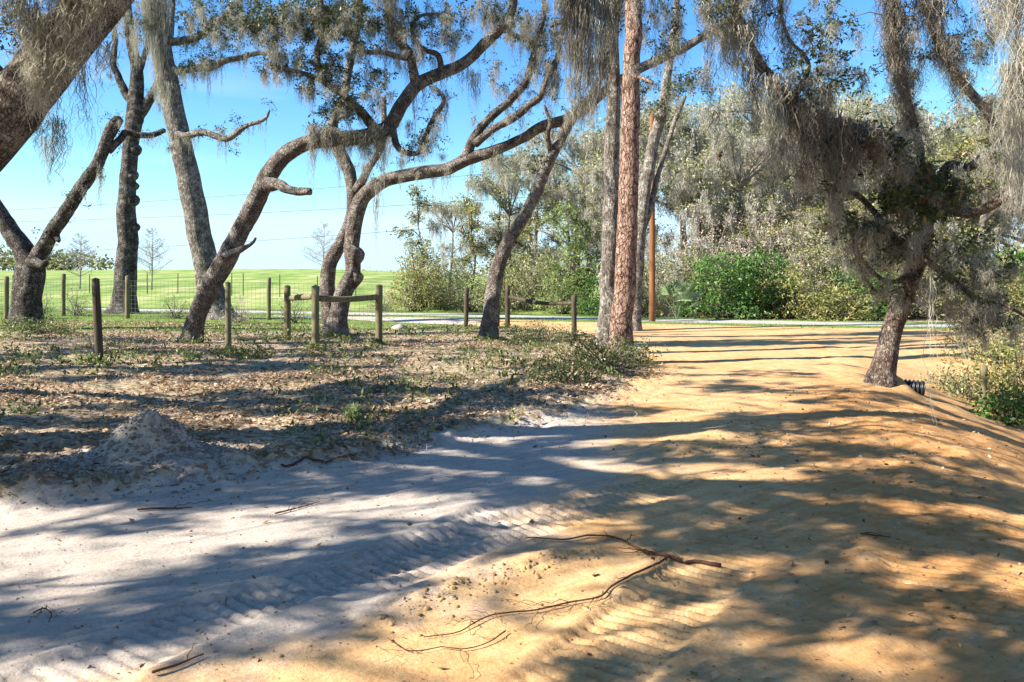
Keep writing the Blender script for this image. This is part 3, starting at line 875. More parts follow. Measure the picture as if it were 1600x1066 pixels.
ground_stick('fallen_stick', 'broken grey stick poking up by the shrub near the pine', [(795, 606), (800, 596), (806, 590), (840, 600)], .02, .010, 2, .05)
for (px, py, s, lab) in [(622, 522, .22, 'pale limestone lump left of its twin behind the wooden brace'), (650, 524, .25, 'larger pale limestone lump right of its twin behind the wooden brace')]:
    mb = MB(); d = 24.0; X = (px - CX) / F * d; clods(mb, np.array([[X, d, zs(X, d) + .02]]), s * .55, .2)
    import bmesh
    tag(mb.build('rock', M['stone'], None, False, (X, d, zs(X, d))), lab, 'rock', 'limestone lumps in the grass')

# ================================================================== FENCES
def post_geo(mb, x, y, h, r, lean=(0, 0), sink=.1):
    z = zs(x, y); n = 7
    t = np.linspace(0, 1, n)
    p = np.stack([x + lean[0] * t, y + lean[1] * t, z - sink + (h + sink) * t], -1)
    tube(mb, p, r * (1 + .04 * np.sin(t * 5 + x)), 12, .10, 4, .5, int(abs(x * 7 + y * 3)) % 40)


def px_post(name, label, px, d, h, r, mat='post', group='wooden fence posts', lean=(0, 0)):
    lean = (lean[0] + rng.normal() * .02, rng.normal() * .03)
    x = (px - CX) / F * d
    mb = MB(); post_geo(mb, x, d, h, r, lean)
    return tag(mb.build(name, M[mat], None, True, (x, d, zs(x, d))), label, 'fence post', group)


px_post('fence_post', 'dark lone round fence post nearest the camera on the left', 156, 14.0, 1.46, .066, 'post_dark', lean=(-.02, 0))
px_post('fence_post', 'greenish lone round post between the leaning oak and the wooden brace', 357, 16.4, 1.42, .058)
px_post('fence_post', 'slim dark post just left of the thin leaning trunk', 728, 25, 1.2, .07, 'post_dark', lean=(.04, 0))
px_post('fence_post', 'slim dark post half hidden behind the thin leaning trunk', 777, 25, 1.15, .075, 'post_dark')
px_post('fence_post', 'short tan post among shrubs at the far right of the culvert', 1536, 14, .78, .06)


def brace(label, posts, rails, mat, r, rr):
    x0 = (posts[0][0] - CX) / F * posts[0][1]; y0 = posts[0][1]
    b = thing('fence_brace', label, 'fence', (x0, y0, zs(x0, y0)), 'wooden fence braces')
    for (px, d, h) in posts:
        mb = MB(); post_geo(mb, (px - CX) / F * d, d, h, r); mb.build('post', M[mat], b, True)
    for pts in rails:
        A = np.array([[(px - CX) / F * d, d, z, 0] for (px, d, z) in pts]); p = spline(A, .12)[:, :3]
        mb = MB(); tube(mb, p, rr, 10, .12, 3, .5, 9); mb.build('rail', M[mat], b, True)
    return b


def zat(px, d): return zs((px - CX) / F * d, d)


z1, z2, z3 = zat(449, 20), zat(493, 17.6), zat(592, 18.8)
brace('weathered H brace of three round posts with horizontal rails before the double trunked oak',
      [(449, 20.0, z1 * 0 + 1.34), (493, 17.6, 1.36), (592, 18.8, 1.36)],
      [[(452, 20.0, z1 + 1.05), (491, 17.66, z2 + 1.14)], [(496, 17.64, z2 + 1.10), (540, 18.1, z2 + 1.07), (589, 18.76, z3 + 1.09)]], 'post', .085, .07)
z4, z5 = zat(793, 24.5), zat(897, 22.0)
brace('sagging two post rail section right of the thin leaning trunk',
      [(793, 24.5, 1.28), (897, 22.0, 1.15)], [[(795, 24.5, z4 + .95), (845, 23.2, (z4 + z5) / 2 + .86), (895, 22.05, z5 + .95)]], 'post_dark', .075, .055)


def wire_fence(label, pts, hgt, spacing, levels, posts, ph, pr, wr, pmat, wmat='wire', group=None):
    A = np.array([[(px - CX) / F * d, d] for px, d in pts])
    b = thing('wire_fence', label, 'fence', (A[0][0], A[0][1], zs(*A[0])), group)
    seg = np.hypot(*np.diff(A, axis=0).T); tot = seg.sum(); cum = np.concatenate([[0], np.cumsum(seg)])
    at = lambda s: np.array([np.interp(s, cum, A[:, 0]), np.interp(s, cum, A[:, 1])])
    mb = MB()
    ss = np.arange(0, tot, .5)
    line = np.array([at(s) for s in ss]); gz = zg(line[:, 0], line[:, 1])
    for k, l in enumerate(levels):
        sag = .015 * np.sin(ss * 2.1 + k)
        tube(mb, np.column_stack([line, gz + l + sag]), wr, 3, 0, 1, .5, 0, False)
    if spacing:
        for s in np.arange(.05, tot, spacing):
            a = at(s); z = zs(*a); tube(mb, [[*a, z + levels[0]], [*(a + rng.normal(size=2) * .01), z + levels[-1]]], wr * .85, 3, 0, 1, .5, 0, False)
    mb.build('wire_mesh', M[wmat], b)
    for (px, d) in posts:
        mb = MB(); post_geo(mb, (px - CX) / F * d, d, ph * rng.uniform(.96, 1.05), pr); mb.build('post', M[pmat], b, True)
    return b


wire_fence('woven wire fence with round wooden posts behind the left oaks', [(-140, 25.6), (10, 26.2), (98, 28.5), (199, 28.5), (420, 28.2), (640, 28.6)], 1.2, .15,
           [.05, .18, .32, .46, .6, .75, .92, 1.12, 1.3], [(-130, 25.7), (10, 26.2), (99, 28.5), (199, 27.6), (420, 28.2)], 1.42, .075, .0055, 'post')
wire_fence('far wire fence on thin steel posts along the edge of the green field', [(-200, 64), (140, 60), (278, 58), (363, 54), (437, 52), (560, 50), (690, 52)], 1.1, 0, [.25, .55, .85, 1.1],
           [(20, 62), (98, 60), (140, 60), (230, 58), (278, 58), (362, 54), (380, 54), (437, 52), (496, 50), (556, 50), (686, 52)], 1.45, .032, .006, 'tpost')

# ================================================================== CULVERT
def culvert():
    d = 12.7; cx = (1432 - CX) / F * d; z = -.06 + EYE - (600 - HZ) / F * d
    b = thing('culvert_pipe', 'black corrugated plastic pipe end sticking out of the sand bank', 'culvert', (cx, d, z - .16))
    ang = -.35; ax = np.array([math.cos(ang), math.sin(ang), -.06]); ax /= np.linalg.norm(ax)
    s = np.linspace(-.30, .10, 60); r = .108 + .013 * np.sign(np.sin(s * 2 * np.pi / .058)) * np.abs(np.sin(s * 2 * np.pi / .058)) ** .5
    c0 = np.array([cx, d, z])
    mb = MB(); tube(mb, c0 + s[:, None] * ax, r, 28, 0, 1, .5, 0, False); mb.build('pipe_wall', M['pipe'], b, True)
    s2 = np.linspace(.096, -.28, 8); mb = MB(); tube(mb, c0 + s2[:, None] * ax, 0.096, 28, 0, 1, .5, 0, False); mb.build('pipe_lining', M['pipe_in'], b, True)
    mb = MB(); th = np.linspace(0, 2 * np.pi, 33)
    u = np.cross(ax, [0, 0, 1]); u /= np.linalg.norm(u); w = np.cross(ax, u)
    tube(mb, c0 + ax * .10 + .105 * (np.cos(th)[:, None] * u + np.sin(th)[:, None] * w), .011, 6, 0, 1, .5, 0, False); mb.build('pipe_rim', M['pipe'], b, True)


culvert()

# ================================================================== POLE AND CABLES
def utility_pole():
    d = 31.0; x = (1019 - CX) / F * d; z0 = zs(x, d)
    b = thing('utility_pole', 'tall reddish brown wooden utility pole at the road edge behind the pine', 'utility pole', (x, d, z0))
    t = np.linspace(0, 1, 14); mb = MB(); tube(mb, np.stack([x + 0 * t, d + 0 * t, z0 - .2 + 8.3 * t], -1), .125 - .035 * t, 14, .04, 3, .5, 5); mb.build('pole_shaft', M['pole'], b, True)
    for zz in (4.35, 5.15, 6.35):
        mb = MB(); tube(mb, [[x - .02, d - .12, zz], [x - .02, d - .26, zz]], .035, 8); mb.build('cable_clamp', M['tpost'], b)
    return x, d


xp, dp = utility_pole()
for lab, L, zp, R in [('uppermost overhead cable crossing the sky left of the pole', (-260, 340, 47), 6.35, (2000, 150, 27)),
                      ('second overhead cable just below the uppermost one in the sky', (-260, 350, 46.5), 5.15, (2000, 290, 27)),
                      ('lowest overhead cable skimming above the green field', (-260, 405, 46), 4.35, (2000, 340, 27))]:
    a = P(*L); c = P(*R); m = np.array([xp, dp - .26, zp])
    pts = []
    for A, B in ((a, m), (m, c)):
        t = np.linspace(0, 1, 30)[:, None]; q = A * (1 - t) + B * t; q[:, 2] -= (.35 * 4 * t * (1 - t))[:, 0]; pts.append(q)
    mb = MB(); tube(mb, np.concatenate([pts[0], pts[1][1:]]), .008, 5, 0, 1, .5, 0, False)
    tag(mb.build('overhead_cable', M['cable'], None, True, m), lab, 'cable', 'overhead cables on the utility pole')

#@@PART3
# ================================================================== FOREGROUND TREES
def frame_top(y): return EYE + .362 * np.maximum(y, 0)


def above(tree, cx, cy, rx, ry, z0, z1, n, nl=34, size=.085, cr=.28, moss=.25, mlen=.6, mode='leaf', **k):
    """crown that lies above the picture's upper edge"""
    m = 0; out = []
    while m < n:
        a = rng.random() * 6.283; q = math.sqrt(rng.random())
        x = cx + math.cos(a) * q * rx; y = cy + math.sin(a) * q * ry
        z = rng.uniform(z0, z1) - (q ** 2) * .3 * (z1 - z0)
        z = max(z, float(frame_top(y)) + rng.uniform(.4, 1.2) + moss * mlen * .9)
        out.append([x, y, z]); m += 1
    tree.clusters(out, nl, size, cr, moss=moss, mlen=mlen, **k)


LITS = [(90, 945, 150, 40, -.2), (330, 885, 260, 12, .16), (130, 975, 150, 9, .14), (250, 850, 100, 16, -.25), (430, 805, 170, 16, -.25), (60, 1052, 110, 14, -.14), (300, 1000, 240, 26, .22), (120, 870, 140, 10, .14), (760, 735, 170, 12, -.25), (640, 800, 200, 14, -.15),
        (760, 965, 230, 60, -.30), (560, 1040, 200, 40, -.25), (1380, 1010, 190, 60, -.34), (1280, 860, 120, 22, -.15), (1430, 720, 90, 14, -.15), (1480, 765, 70, 14, -.2),
        (1150, 560, 200, 16, -.16), (1250, 620, 260, 40, -.10), (700, 580, 300, 12, -.12), (200, 620, 220, 24, -.18), (380, 690, 100, 16, -.16), (560, 610, 90, 12, -.05),
        (480, 890, 210, 26, .26), (380, 960, 150, 40, .20), (620, 920, 150, 34, .18), (1130, 980, 110, 90, .26), (1500, 830, 130, 60, .24), (940, 1040, 120, 40, .2),
        (1010, 690, 130, 40, .06), (350, 760, 420, 24, .2), (650, 640, 260, 14, .14), (820, 770, 160, 12, .16), (1250, 780, 120, 20, .05), (1560, 960, 70, 40, .1), (560, 735, 90, 12, .1)]


def shade_bias(X, Y):
    d = np.maximum(Y, .5); px = CX + F * X / d; py = HZ + F * EYE / d
    b = 1.2 * (fbm(X * .75 + 3, Y * 2.5, 3, 70) - .5)
    for (cx, cy, rx, ry, v) in LITS:
        b = b + 1.35 * v * np.exp(-((px - cx) / rx) ** 2 - ((py - cy) / ry) ** 2)
    return b


def shade_clusters(x0, x1, y0, y1, z0, z1, n, thr=.0):
    """clusters of an off-frame crown: keep those whose real sun shadow falls where the place is shaded"""
    x = rng.uniform(x0, x1, n); y = rng.uniform(y0, y1, n); z = rng.uniform(z0, z1, n)
    sx = x + SH[0] * COT * z; sy = y + SH[1] * COT * z
    ok = shade_bias(sx, sy) > thr
    px, py = proj(np.stack([x, y, z], -1))
    vis = (y > .3) & (px > -90) & (px < 1690) & (z - .9 < frame_top(y))
    k = ok & ~vis & (sy > 1.0)
    return np.stack([x, y, z], -1)[k]


# --- near oak on the left: its limb crosses the upper left corner, its crown shades the road
t = Tree('live_oak', 'big near oak whose thick mossy limb leans across the upper left corner', 'tree', 0, 7.0, 'bark_oak', x=-6.15)
lt = t.limb([(-300, 600, 7, 70), (-230, 430, 7, 62), (-120, 300, 7, 56), (-10, 203, 7, 46), (42, 148, 7, 43), (84, 95, 7, 41), (125, 42, 7, 40), (165, -10, 7, 39), (240, -100, 7.2, 36), (420, -270, 7.6, 28), (560, -420, 8, 16)], 'trunk', 22, .13, .3)
t.limb([(-5.9, 7, 1.7, .26), (-7.2, 6.2, 3.6, .22), (-8.6, 5.2, 5.6, .16), (-9.8, 3.6, 7.2, .09), (-10.6, 2.0, 8.2, .04)], 'limb', 14, .13, world=True)
t.limb([(-6.5, 6.6, 2.6, .2), (-6.6, 4.8, 4.6, .17), (-6.3, 2.4, 6.2, .12), (-5.6, -.2, 7.2, .08), (-4.8, -2.5, 7.9, .04)], 'limb', 14, .13, world=True)
t.limb([(-6.4, 4.0, 5.2, .11), (-4.6, 2.9, 6.0, .09), (-2.6, 1.6, 6.6, .06), (-1.2, .6, 7.0, .03)], 'limb', 10, .13, world=True)
t.limb([(-8.0, 5.7, 4.8, .14), (-9.6, 7.4, 6.6, .11), (-10.6, 9.4, 8.0, .07), (-11.0, 11.0, 8.8, .03)], 'limb', 10, .13, world=True)
t.limb([(-60, 90, 9, 14), (-10, 105, 9, 10), (20, 150, 9, 6), (40, 168, 9, 3)], 'limb', 7, .1)
cc = shade_clusters(-13.5, 1.0, -6, 12.5, 4.3, 7.4, 7600, .05)
t.bare(150, -12.5, 0, -6, 9, 4.2, 6.6); t.clusters(cc, 52, .09, .22, .55, moss=.03, mlen=.5, flat=.6)
t.blob(15, 40, 9, 60, 45, .5, 26, 26, .05, .16)
for (px, a, b, w, n) in [(20, -30, 60, 60, 60), (62, 40, 200, 60, 130), (75, 100, 205, 46, 90), (110, 0, 130, 70, 130), (98, 60, 150, 44, 80), (140, -20, 70, 60, 90), (120, 60, 128, 40, 60), (45, 20, 120, 50, 80), (170, -40, 40, 50, 60), (52, 90, 190, 40, 90), (30, -40, 70, 50, 90), (85, -30, 80, 60, 100), (155, -30, 60, 50, 80)]:
    t.beard(px, a - 10, b + 12, w * .8, 6.60, int(n * .7), width=.009, curl=.034, hair=.12, fuzz=.9, tmean=.75, conv=.45)
for (px, a, b, w, n) in [(88, 185, 310, 34, 46), (128, 105, 275, 20, 26), (155, 60, 150, 60, 34), (60, 190, 240, 30, 20), (14, 80, 140, 8, 8)]:
    t.beard(px, a, b, w, 7.1, int(n * 1.1), width=.0065, curl=.034, hair=.10, fuzz=.8, tmean=.4)
t.finish('leaf_oak', twr=.020, sprig=0)

# --- second off-frame oak further left, shading the leafy lot
t = Tree('live_oak', 'spreading oak beyond the left edge that shades the leafy lot', 'tree', 0, 9.5, 'bark_oak', x=-16.5)
t.limb([(-16.5, 9.5, 0, .45), (-16.3, 9.6, 1.6, .38), (-15.8, 9.8, 3.6, .32), (-15.2, 10.4, 5.6, .22), (-14.6, 11.0, 8, .08)], 'trunk', 16, .13, .4, world=True)
for pts in ([(-15.9, 9.8, 3.2, .22), (-14.0, 8.4, 5.0, .17), (-12.6, 7.0, 6.4, .09), (-11.8, 6, 7.4, .04)], [(-16.1, 9.7, 2.8, .22), (-18.2, 8.4, 5.0, .16), (-20.2, 7.2, 6.8, .06)],
            [(-15.9, 9.8, 3.4, .2), (-16.6, 12.0, 5.6, .15), (-17.4, 14.2, 7.2, .06)]):
    t.limb(pts, 'limb', 10, .13, world=True)
cc = shade_clusters(-25, -10.5, 2, 18, 4.8, 8.0, 3600, .05)
t.clusters(cc, 44, .10, .28, .55, moss=.06, mlen=.5, flat=.6); t.bare(70, -24, -10, 3, 17, 5, 8)
t.finish('leaf_oak', twr=.02, sprig=0)

# --- forked oak by the left edge
t = Tree('oak_tree', 'forked dark oak at the left edge with a sawn off slanting limb', 'tree', 41, 22, 'bark_dark')
t.limb([(41, 525, 22, 21.6), (43, 470, 22, 19.8), (48, 425, 22, 20.7), (40, 395, 22, 15.3), (15, 360, 22, 12.6), (-10, 318, 22, 10.8), (-60, 240, 22.5, 8.1), (-120, 120, 23, 5.4)], 'trunk', 18, .16, .3)
l = t.limb([(50, 420, 22, 15), (64, 390, 21.9, 12), (90, 352, 21.8, 10.5), (125, 300, 21.7, 10), (150, 262, 21.6, 9.5), (168, 225, 21.6, 9), (176, 200, 21.6, 9.5), (187, 183, 21.6, 7.5)], 'limb', 14, .17)
t.limb([(50, 408, 21.8, 11), (66, 415, 21.6, 6), (72, 411, 21.5, 5)], 'stub', 8, .15)
t.limb([(82, 362, 21.9, 9), (90, 375, 21.7, 4), (91, 377, 21.6, 3)], 'stub', 8, .15)
t.limb([(168, 236, 21.6, 7), (185, 222, 21.7, 5.5), (198, 208, 21.9, 5.5), (218, 212, 22, 5), (240, 211, 22.1, 4.5), (258, 203, 22.2, 4)], 'limb', 9, .15)
above(t, -15, 21, 3.0, 2.5, 9.6, 12, 34)
for (px, a, b, w, n) in [(155, 255, 350, 9, 12), (130, 290, 330, 10, 10), (75, 215, 300, 30, 26), (235, 212, 240, 30, 14)]:
    t.beard(px, a, b, w * 1.2, 21.5, n * 2, width=.012, curl=.03, fuzz=.5, tmean=.35)
t.finish('leaf_oak')

# --- dark knobbly oak
t = Tree('oak_tree', 'dark straight oak trunk with knobbly burls down its right side', 'tree', 192, 31, 'bark_dark')
tr = t.limb([(192, 492, 31, 17.5), (196, 440, 31, 16.1), (199, 380, 31, 14.7), (198, 330, 31, 14.3), (199, 280, 31, 12.4), (205, 220, 31, 12.0), (211, 175, 31, 12.9), (213, 140, 31, 11.0), (213, 105, 31, 9.2), (205, 70, 31, 7.4), (200, 20, 31, 6.4), (190, -60, 31, 4.6)],
           'trunk', 18, .12, .5, [(.33, 0, .15), (.25, .1, .12), (.40, -.1, .12), (.47, 0, .14), (.55, -.2, .10), (.37, .2, .10)])
t.limb([(207, 160, 31, 8), (193, 142, 31, 6.5), (184, 118, 31, 5.5), (176, 96, 31, 5), (180, 60, 31.4, 4), (170, 10, 31.6, 3)], 'limb', 9, .12)
t.limb([(214, 185, 31, 9), (228, 165, 31, 8), (242, 142, 31, 7), (252, 120, 31.2, 6), (262, 80, 31.5, 5), (270, 0, 32, 4)], 'limb', 9, .12)
t.limb([(212, 125, 31, 7), (222, 95, 31, 5), (232, 60, 31, 4), (226, 10, 31, 3)], 'limb', 8, .12)
above(t, -14.5, 31, 3.2, 2.5, 12.8, 15.5, 34, 30, .12, .4)
for (px, a, b, w, n) in [(168, 70, 130, 26, 36), (215, 60, 130, 22, 40), (190, 20, 90, 30, 40), (245, 150, 190, 14, 14), (150, 90, 150, 20, 16)]:
    t.beard(px, a, b, w, 30.7, n, width=.014, curl=.04, hair=.14, fuzz=.7)
t.blob(120, 30, 31, 90, 35, 1, 30, 26, .085, .25, moss=.3, mlen=.6)
t.finish('leaf_oak')

# --- tall oak that leans left, moss clad at the top
t = Tree('oak_tree', 'tall grey oak tapering up to the left with moss clad upper trunk', 'tree', 338, 28.6, 'bark_grey')
tr = t.limb([(338, 497, 28.6, 24.4), (330, 450, 28.5, 19.7), (318, 395, 28.4, 18.8), (306, 340, 28.3, 18.3), (296, 285, 28.2, 17.9), (283, 225, 28.1, 16.9), (270, 165, 28, 16.0), (260, 110, 28, 15.5), (252, 60, 28, 14.1), (246, 0, 28, 12.2), (236, -80, 28, 9.4), (228, -170, 28, 4.7)], 'trunk', 20, .10, .5)
t.limb([(268, 112, 28, 7), (300, 107, 27.8, 6), (330, 104, 27.7, 5.5), (352, 94, 27.6, 5), (376, 90, 27.5, 4.5), (410, 84, 27.4, 3.5), (450, 90, 27.3, 2)], 'limb', 9, .14)
t.limb([(262, 66, 28, 7), (300, 60, 27.7, 6), (330, 45, 27.6, 5), (355, 22, 27.5, 5), (372, 0, 27.5, 4), (400, -40, 27.5, 3)], 'limb', 9, .14)
l = t.limb([(278, 212, 27.8, 7), (295, 211, 27.4, 5.5), (318, 207, 27.2, 5.5), (338, 214, 27, 5), (358, 216, 26.9, 5), (374, 206, 26.8, 4.5), (388, 195, 26.7, 4), (404, 190, 26.6, 3.5), (416, 183, 26.6, 2.5), (421, 172, 26.6, 1.5)], 'limb', 9, .2)
t.moss_on(l, .2, 1, 18, .25, 1.3, 7, .06, width=.012, fuzz=.5, tmean=.35)
for (px, a, b, w, n) in [(236, -20, 120, 34, 120), (246, 60, 190, 30, 100), (262, 130, 215, 22, 60), (228, -20, 60, 40, 70), (256, -10, 90, 30, 80), (250, 120, 165, 20, 40)]:
    t.beard(px, a, b, w, 27.4, n, width=.014, curl=.035, hair=.16, fuzz=.9, tmean=.55, conv=.3)
t.blob(215, 20, 27.6, 60, 40, .8, 40, 24, .075, .22, moss=.6, mlen=.9)
for q in t.limbs[1:3]: t.moss_on(q, .05, 1, 22, .3, 1.6, 10, .10, width=.015, fuzz=.6, tmean=.4); t.wrap(q, 0, 1, 500, .10, .16, .013, .4)
t.wrap(tr, .55, .95, 2600, .36, .3, .013, .55)
t.blob(330, 40, 27.6, 60, 50, .8, 100, 26, .075, .22, moss=.3, mlen=.5)
t.blob(310, 100, 27.5, 40, 16, .5, 22, 26, .075, .2, moss=.8, mlen=.8, tmean=.3)
t.blob(390, 30, 27.6, 50, 44, .8, 60, 22, .07, .2, moss=.35, mlen=.7)
above(t, -12.5, 27, 3.2, 3, 11.9, 15, 46, 30, .11, .4)
t.finish('leaf_oak', sprig=8, sps=1.4)

# --- leaning oak with the long curved trunk
t = Tree('oak_tree', 'leaning oak whose curved trunk rises right from between the two lone posts', 'tree', 297, 18.8, 'bark_oak')
tr = t.limb([(297, 540, 18.8, 13.8), (306, 500, 18.7, 13.8), (325, 455, 18.6, 15.5), (356, 400, 18.5, 15.0), (382, 350, 18.4, 14.2), (404, 305, 18.3, 13.8), (424, 268, 18.2, 13.3), (448, 240, 18.1, 12.5), (480, 224, 18, 11.6), (525, 216, 18, 11.2), (570, 214, 18, 11.2), (605, 200, 18, 10.8), (628, 162, 18, 10.3), (655, 130, 18, 9.9), (690, 114, 18, 9.5), (725, 100, 18, 8.6), (755, 72, 18, 8.2), (785, 42, 18, 7.7), (800, 10, 18, 6.9), (806, -40, 18, 6.0), (830, -140, 18, 3.4)], 'trunk', 20, .14, .5)
t.limb([(418, 288, 18.1, 12), (438, 289, 17.9, 8.5), (452, 296, 17.8, 7), (468, 300, 17.7, 6.5), (487, 299, 17.6, 6)], 'stub', 12, .2)
t.limb([(350, 402, 18.2, 9), (392, 382, 18.1, 3), (400, 372, 18.1, 2)], 'stub', 7, .1)
l1 = t.limb([(590, 208, 18, 9), (565, 175, 17.8, 7), (535, 148, 17.7, 6), (505, 125, 17.6, 5), (496, 85, 17.5, 4.5), (505, 40, 17.5, 4), (500, -20, 17.5, 3)], 'limb', 9, .16)
l2 = t.limb([(612, 190, 18, 6), (622, 228, 17.8, 5), (645, 240, 17.7, 4.5), (658, 234, 17.7, 4), (666, 205, 17.6, 4), (680, 180, 17.6, 4), (694, 158, 17.6, 3.5), (686, 142, 17.6, 3), (672, 136, 17.6, 2)], 'limb', 8, .2)
l3 = t.limb([(650, 135, 18, 8), (640, 90, 17.8, 7), (620, 60, 17.7, 7), (610, 20, 17.6, 6.5), (606, -40, 17.6, 6), (600, -140, 17.6, 4)], 'limb', 9, .15)
l4 = t.limb([(636, 92, 17.8, 5), (600, 83, 17.7, 4), (570, 80, 17.6, 4), (552, 60, 17.6, 3), (545, 30, 17.6, 2.5), (530, -10, 17.6, 2)], 'limb', 7, .15)
l5 = t.limb([(690, 114, 18, 6), (684, 88, 17.9, 4.5), (665, 80, 17.9, 4), (650, 66, 17.9, 3.5), (644, 40, 17.9, 3), (660, 25, 17.9, 2.5), (690, 22, 17.9, 2)], 'limb', 7, .15)
l6 = t.limb([(505, 125, 17.6, 4), (470, 115, 17.6, 3.5), (440, 108, 17.6, 3), (418, 98, 17.6, 2)], 'limb', 7, .15)
t.blob(470, 30, 17.6, 100, 40, 1.0, 190, 32, .062, .17, moss=.35, mlen=.45)
t.blob(560, 40, 17.6, 60, 50, .8, 80, 28, .062, .16, moss=.3, mlen=.4)
t.blob(500, 110, 17.6, 44, 44, .6, 64, 24, .06, .15, moss=.35, mlen=.45)
t.blob(550, 135, 17.6, 74, 48, .7, 76, 22, .058, .15, moss=.25, mlen=.35)
t.blob(520, 180, 17.7, 36, 26, .5, 26, 26, .062, .15, moss=.3, mlen=.3, tmean=.55)
t.blob(430, 105, 17.6, 24, 16, .4, 12, 24, .06, .14, moss=.7, mlen=.4)
t.blob(645, 220, 17.6, 26, 18, .4, 12, 20, .058, .12, moss=.4, mlen=.4)
t.blob(660, 30, 17.8, 50, 36, .5, 34, 18, .058, .13, moss=.3, mlen=.35)
t.blob(350, 22, 17.6, 80, 34, .6, 56, 22, .06, .16, moss=.3, mlen=.4)
t.blob(740, 10, 17.8, 60, 26, .5, 26, 16, .058, .13, moss=.4, mlen=.5)
for (px, a, b, w, n) in [(490, 195, 262, 26, 60), (512, 200, 255, 34, 90), (540, 205, 250, 40, 90), (570, 205, 256, 40, 110), (590, 200, 262, 34, 80), (530, 235, 320, 8, 12), (487, 225, 330, 6, 8), (600, 215, 350, 8, 14), (578, 235, 300, 10, 12)]:
    t.beard(px, a, b + 6, w, 17.72, int(n * 1.8), width=.010, curl=.03, hair=.12, fuzz=.9, tmean=.38)
for (px, a, b, w, n) in [(612, -20, 95, 40, 150), (622, 40, 130, 26, 90), (604, 60, 150, 22, 40), (636, 95, 150, 14, 30), (590, -10, 40, 24, 40)]:
    t.beard(px, a, b, w, 17.45, n, mat='moss_dry', width=.009, curl=.022, hair=.10, fuzz=.9, tmean=.4)
for (px, a, b, w, n) in [(648, 138, 240, 10, 16), (664, 128, 190, 8, 10), (690, 115, 160, 8, 8), (722, 105, 165, 12, 12), (742, 112, 190, 26, 40), (680, 175, 260, 16, 18), (696, 160, 235, 10, 14), (660, 235, 260, 12, 10), (640, 190, 225, 16, 20), (770, 60, 95, 8, 8), (705, 30, 70, 22, 12), (676, 90, 130, 14, 14), (575, 95, 150, 14, 12), (490, 120, 215, 8, 10), (455, 110, 160, 12, 12), (472, 130, 175, 8, 8), (770, -10, 30, 26, 20)]:
    t.beard(px, a, b, w * 1.2, 17.8, int(n * 1.7), width=.010, curl=.025, hair=.11, fuzz=.7, tmean=.36)
for q in (l1, l2, l3, l4, l5, l6): t.moss_on(q, .1, 1, 12, .2, .9, 8, .06, width=.011, fuzz=.5, tmean=.38); t.wrap(q, .05, 1, 420, .05, .1, .009, .35)
t.wrap(tr, .44, .56, 1300, .2, .14, .009, .4); t.moss_on(tr, .5, .95, 22, .2, .8, 8, .08, width=.011, fuzz=.5, tmean=.36)
above(t, -3.0, 17.5, 4.2, 3, 8.6, 11.5, 60, 34, .085, .3, moss=.3)
for (bx, by, brx, bry, bn) in [(600, 20, 60, 30, 30), (700, 45, 50, 30, 22), (780, 20, 50, 26, 24), (420, 60, 50, 40, 30), (640, 60, 40, 30, 18)]: t.blob(bx, by, 17.7, brx, bry, .7, bn, 20, .058, .15, moss=.5, mlen=.55)
t.finish('leaf_oak', sprig=11)

# --- double trunked oak
t = Tree('oak_tree', 'double trunked oak behind the H brace with a limb arching far right', 'tree', 522, 21.5, 'bark_oak')
tr = t.limb([(530, 530, 21.5, 16.6), (530, 495, 21.5, 13.8), (538, 460, 21.5, 14.3), (552, 425, 21.5, 12.4), (549, 390, 21.5, 11.5), (553, 350, 21.5, 12.0), (560, 320, 21.5, 12.9), (574, 300, 21.5, 12.0), (605, 281, 21.4, 10.6), (650, 271, 21.3, 10.1), (695, 265, 21.2, 10.1), (730, 247, 21.1, 10.1), (770, 236, 21, 8.7), (815, 217, 21, 7.8), (850, 197, 21, 7.8), (880, 188, 21, 7.8), (915, 168, 21, 7.4), (950, 140, 21, 7.4), (1000, 108, 21, 7.4), (1040, 87, 21, 6.9), (1080, 68, 21, 6.4), (1150, 20, 21, 4.6), (1200, -60, 21, 2.8)],
           'trunk', 20, .17, .55, [(.105, .0, .11), (.145, -.2, .15)])
t.limb([(517, 528, 21.7, 14), (513, 480, 21.8, 12.5), (512, 440, 21.8, 12), (518, 405, 21.8, 11), (534, 375, 21.8, 9.5), (546, 340, 21.8, 9), (550, 300, 21.8, 9), (545, 268, 21.9, 10), (530, 235, 22, 10), (520, 195, 22, 8), (535, 150, 22, 7), (545, 100, 22, 6), (560, 20, 22, 5), (565, -90, 22, 3)], 'second_trunk', 16, .16, .2)
t.limb([(556, 300, 21.6, 8), (575, 268, 21.6, 6), (590, 240, 21.5, 5.5), (600, 205, 21.4, 5), (600, 150, 21.4, 4)], 'limb', 9, .15)
l1 = t.limb([(728, 245, 21.1, 9), (745, 212, 21, 7), (765, 185, 21, 6.5), (795, 160, 21, 6.5), (820, 128, 21, 6), (832, 95, 21, 5.5), (840, 60, 21, 5), (850, 20, 21, 4.5), (845, -60, 21, 4)], 'limb', 10, .15)
l2 = t.limb([(742, 225, 21, 7), (765, 206, 20.8, 6), (795, 190, 20.7, 6), (822, 168, 20.7, 6), (845, 150, 20.7, 5.5), (855, 120, 20.7, 5), (870, 90, 20.7, 4.5), (880, 40, 20.7, 4), (905, -30, 20.7, 3)], 'limb', 10, .15)
l3 = t.limb([(840, 70, 21, 4.5), (818, 60, 20.8, 4), (800, 52, 20.7, 4), (780, 48, 20.6, 3), (760, 60, 20.6, 2)], 'limb', 8, .15)
t.limb([(860, 40, 20.7, 4), (890, 30, 20.6, 4), (920, 15, 20.6, 3), (940, -20, 20.6, 3)], 'limb', 8, .15)
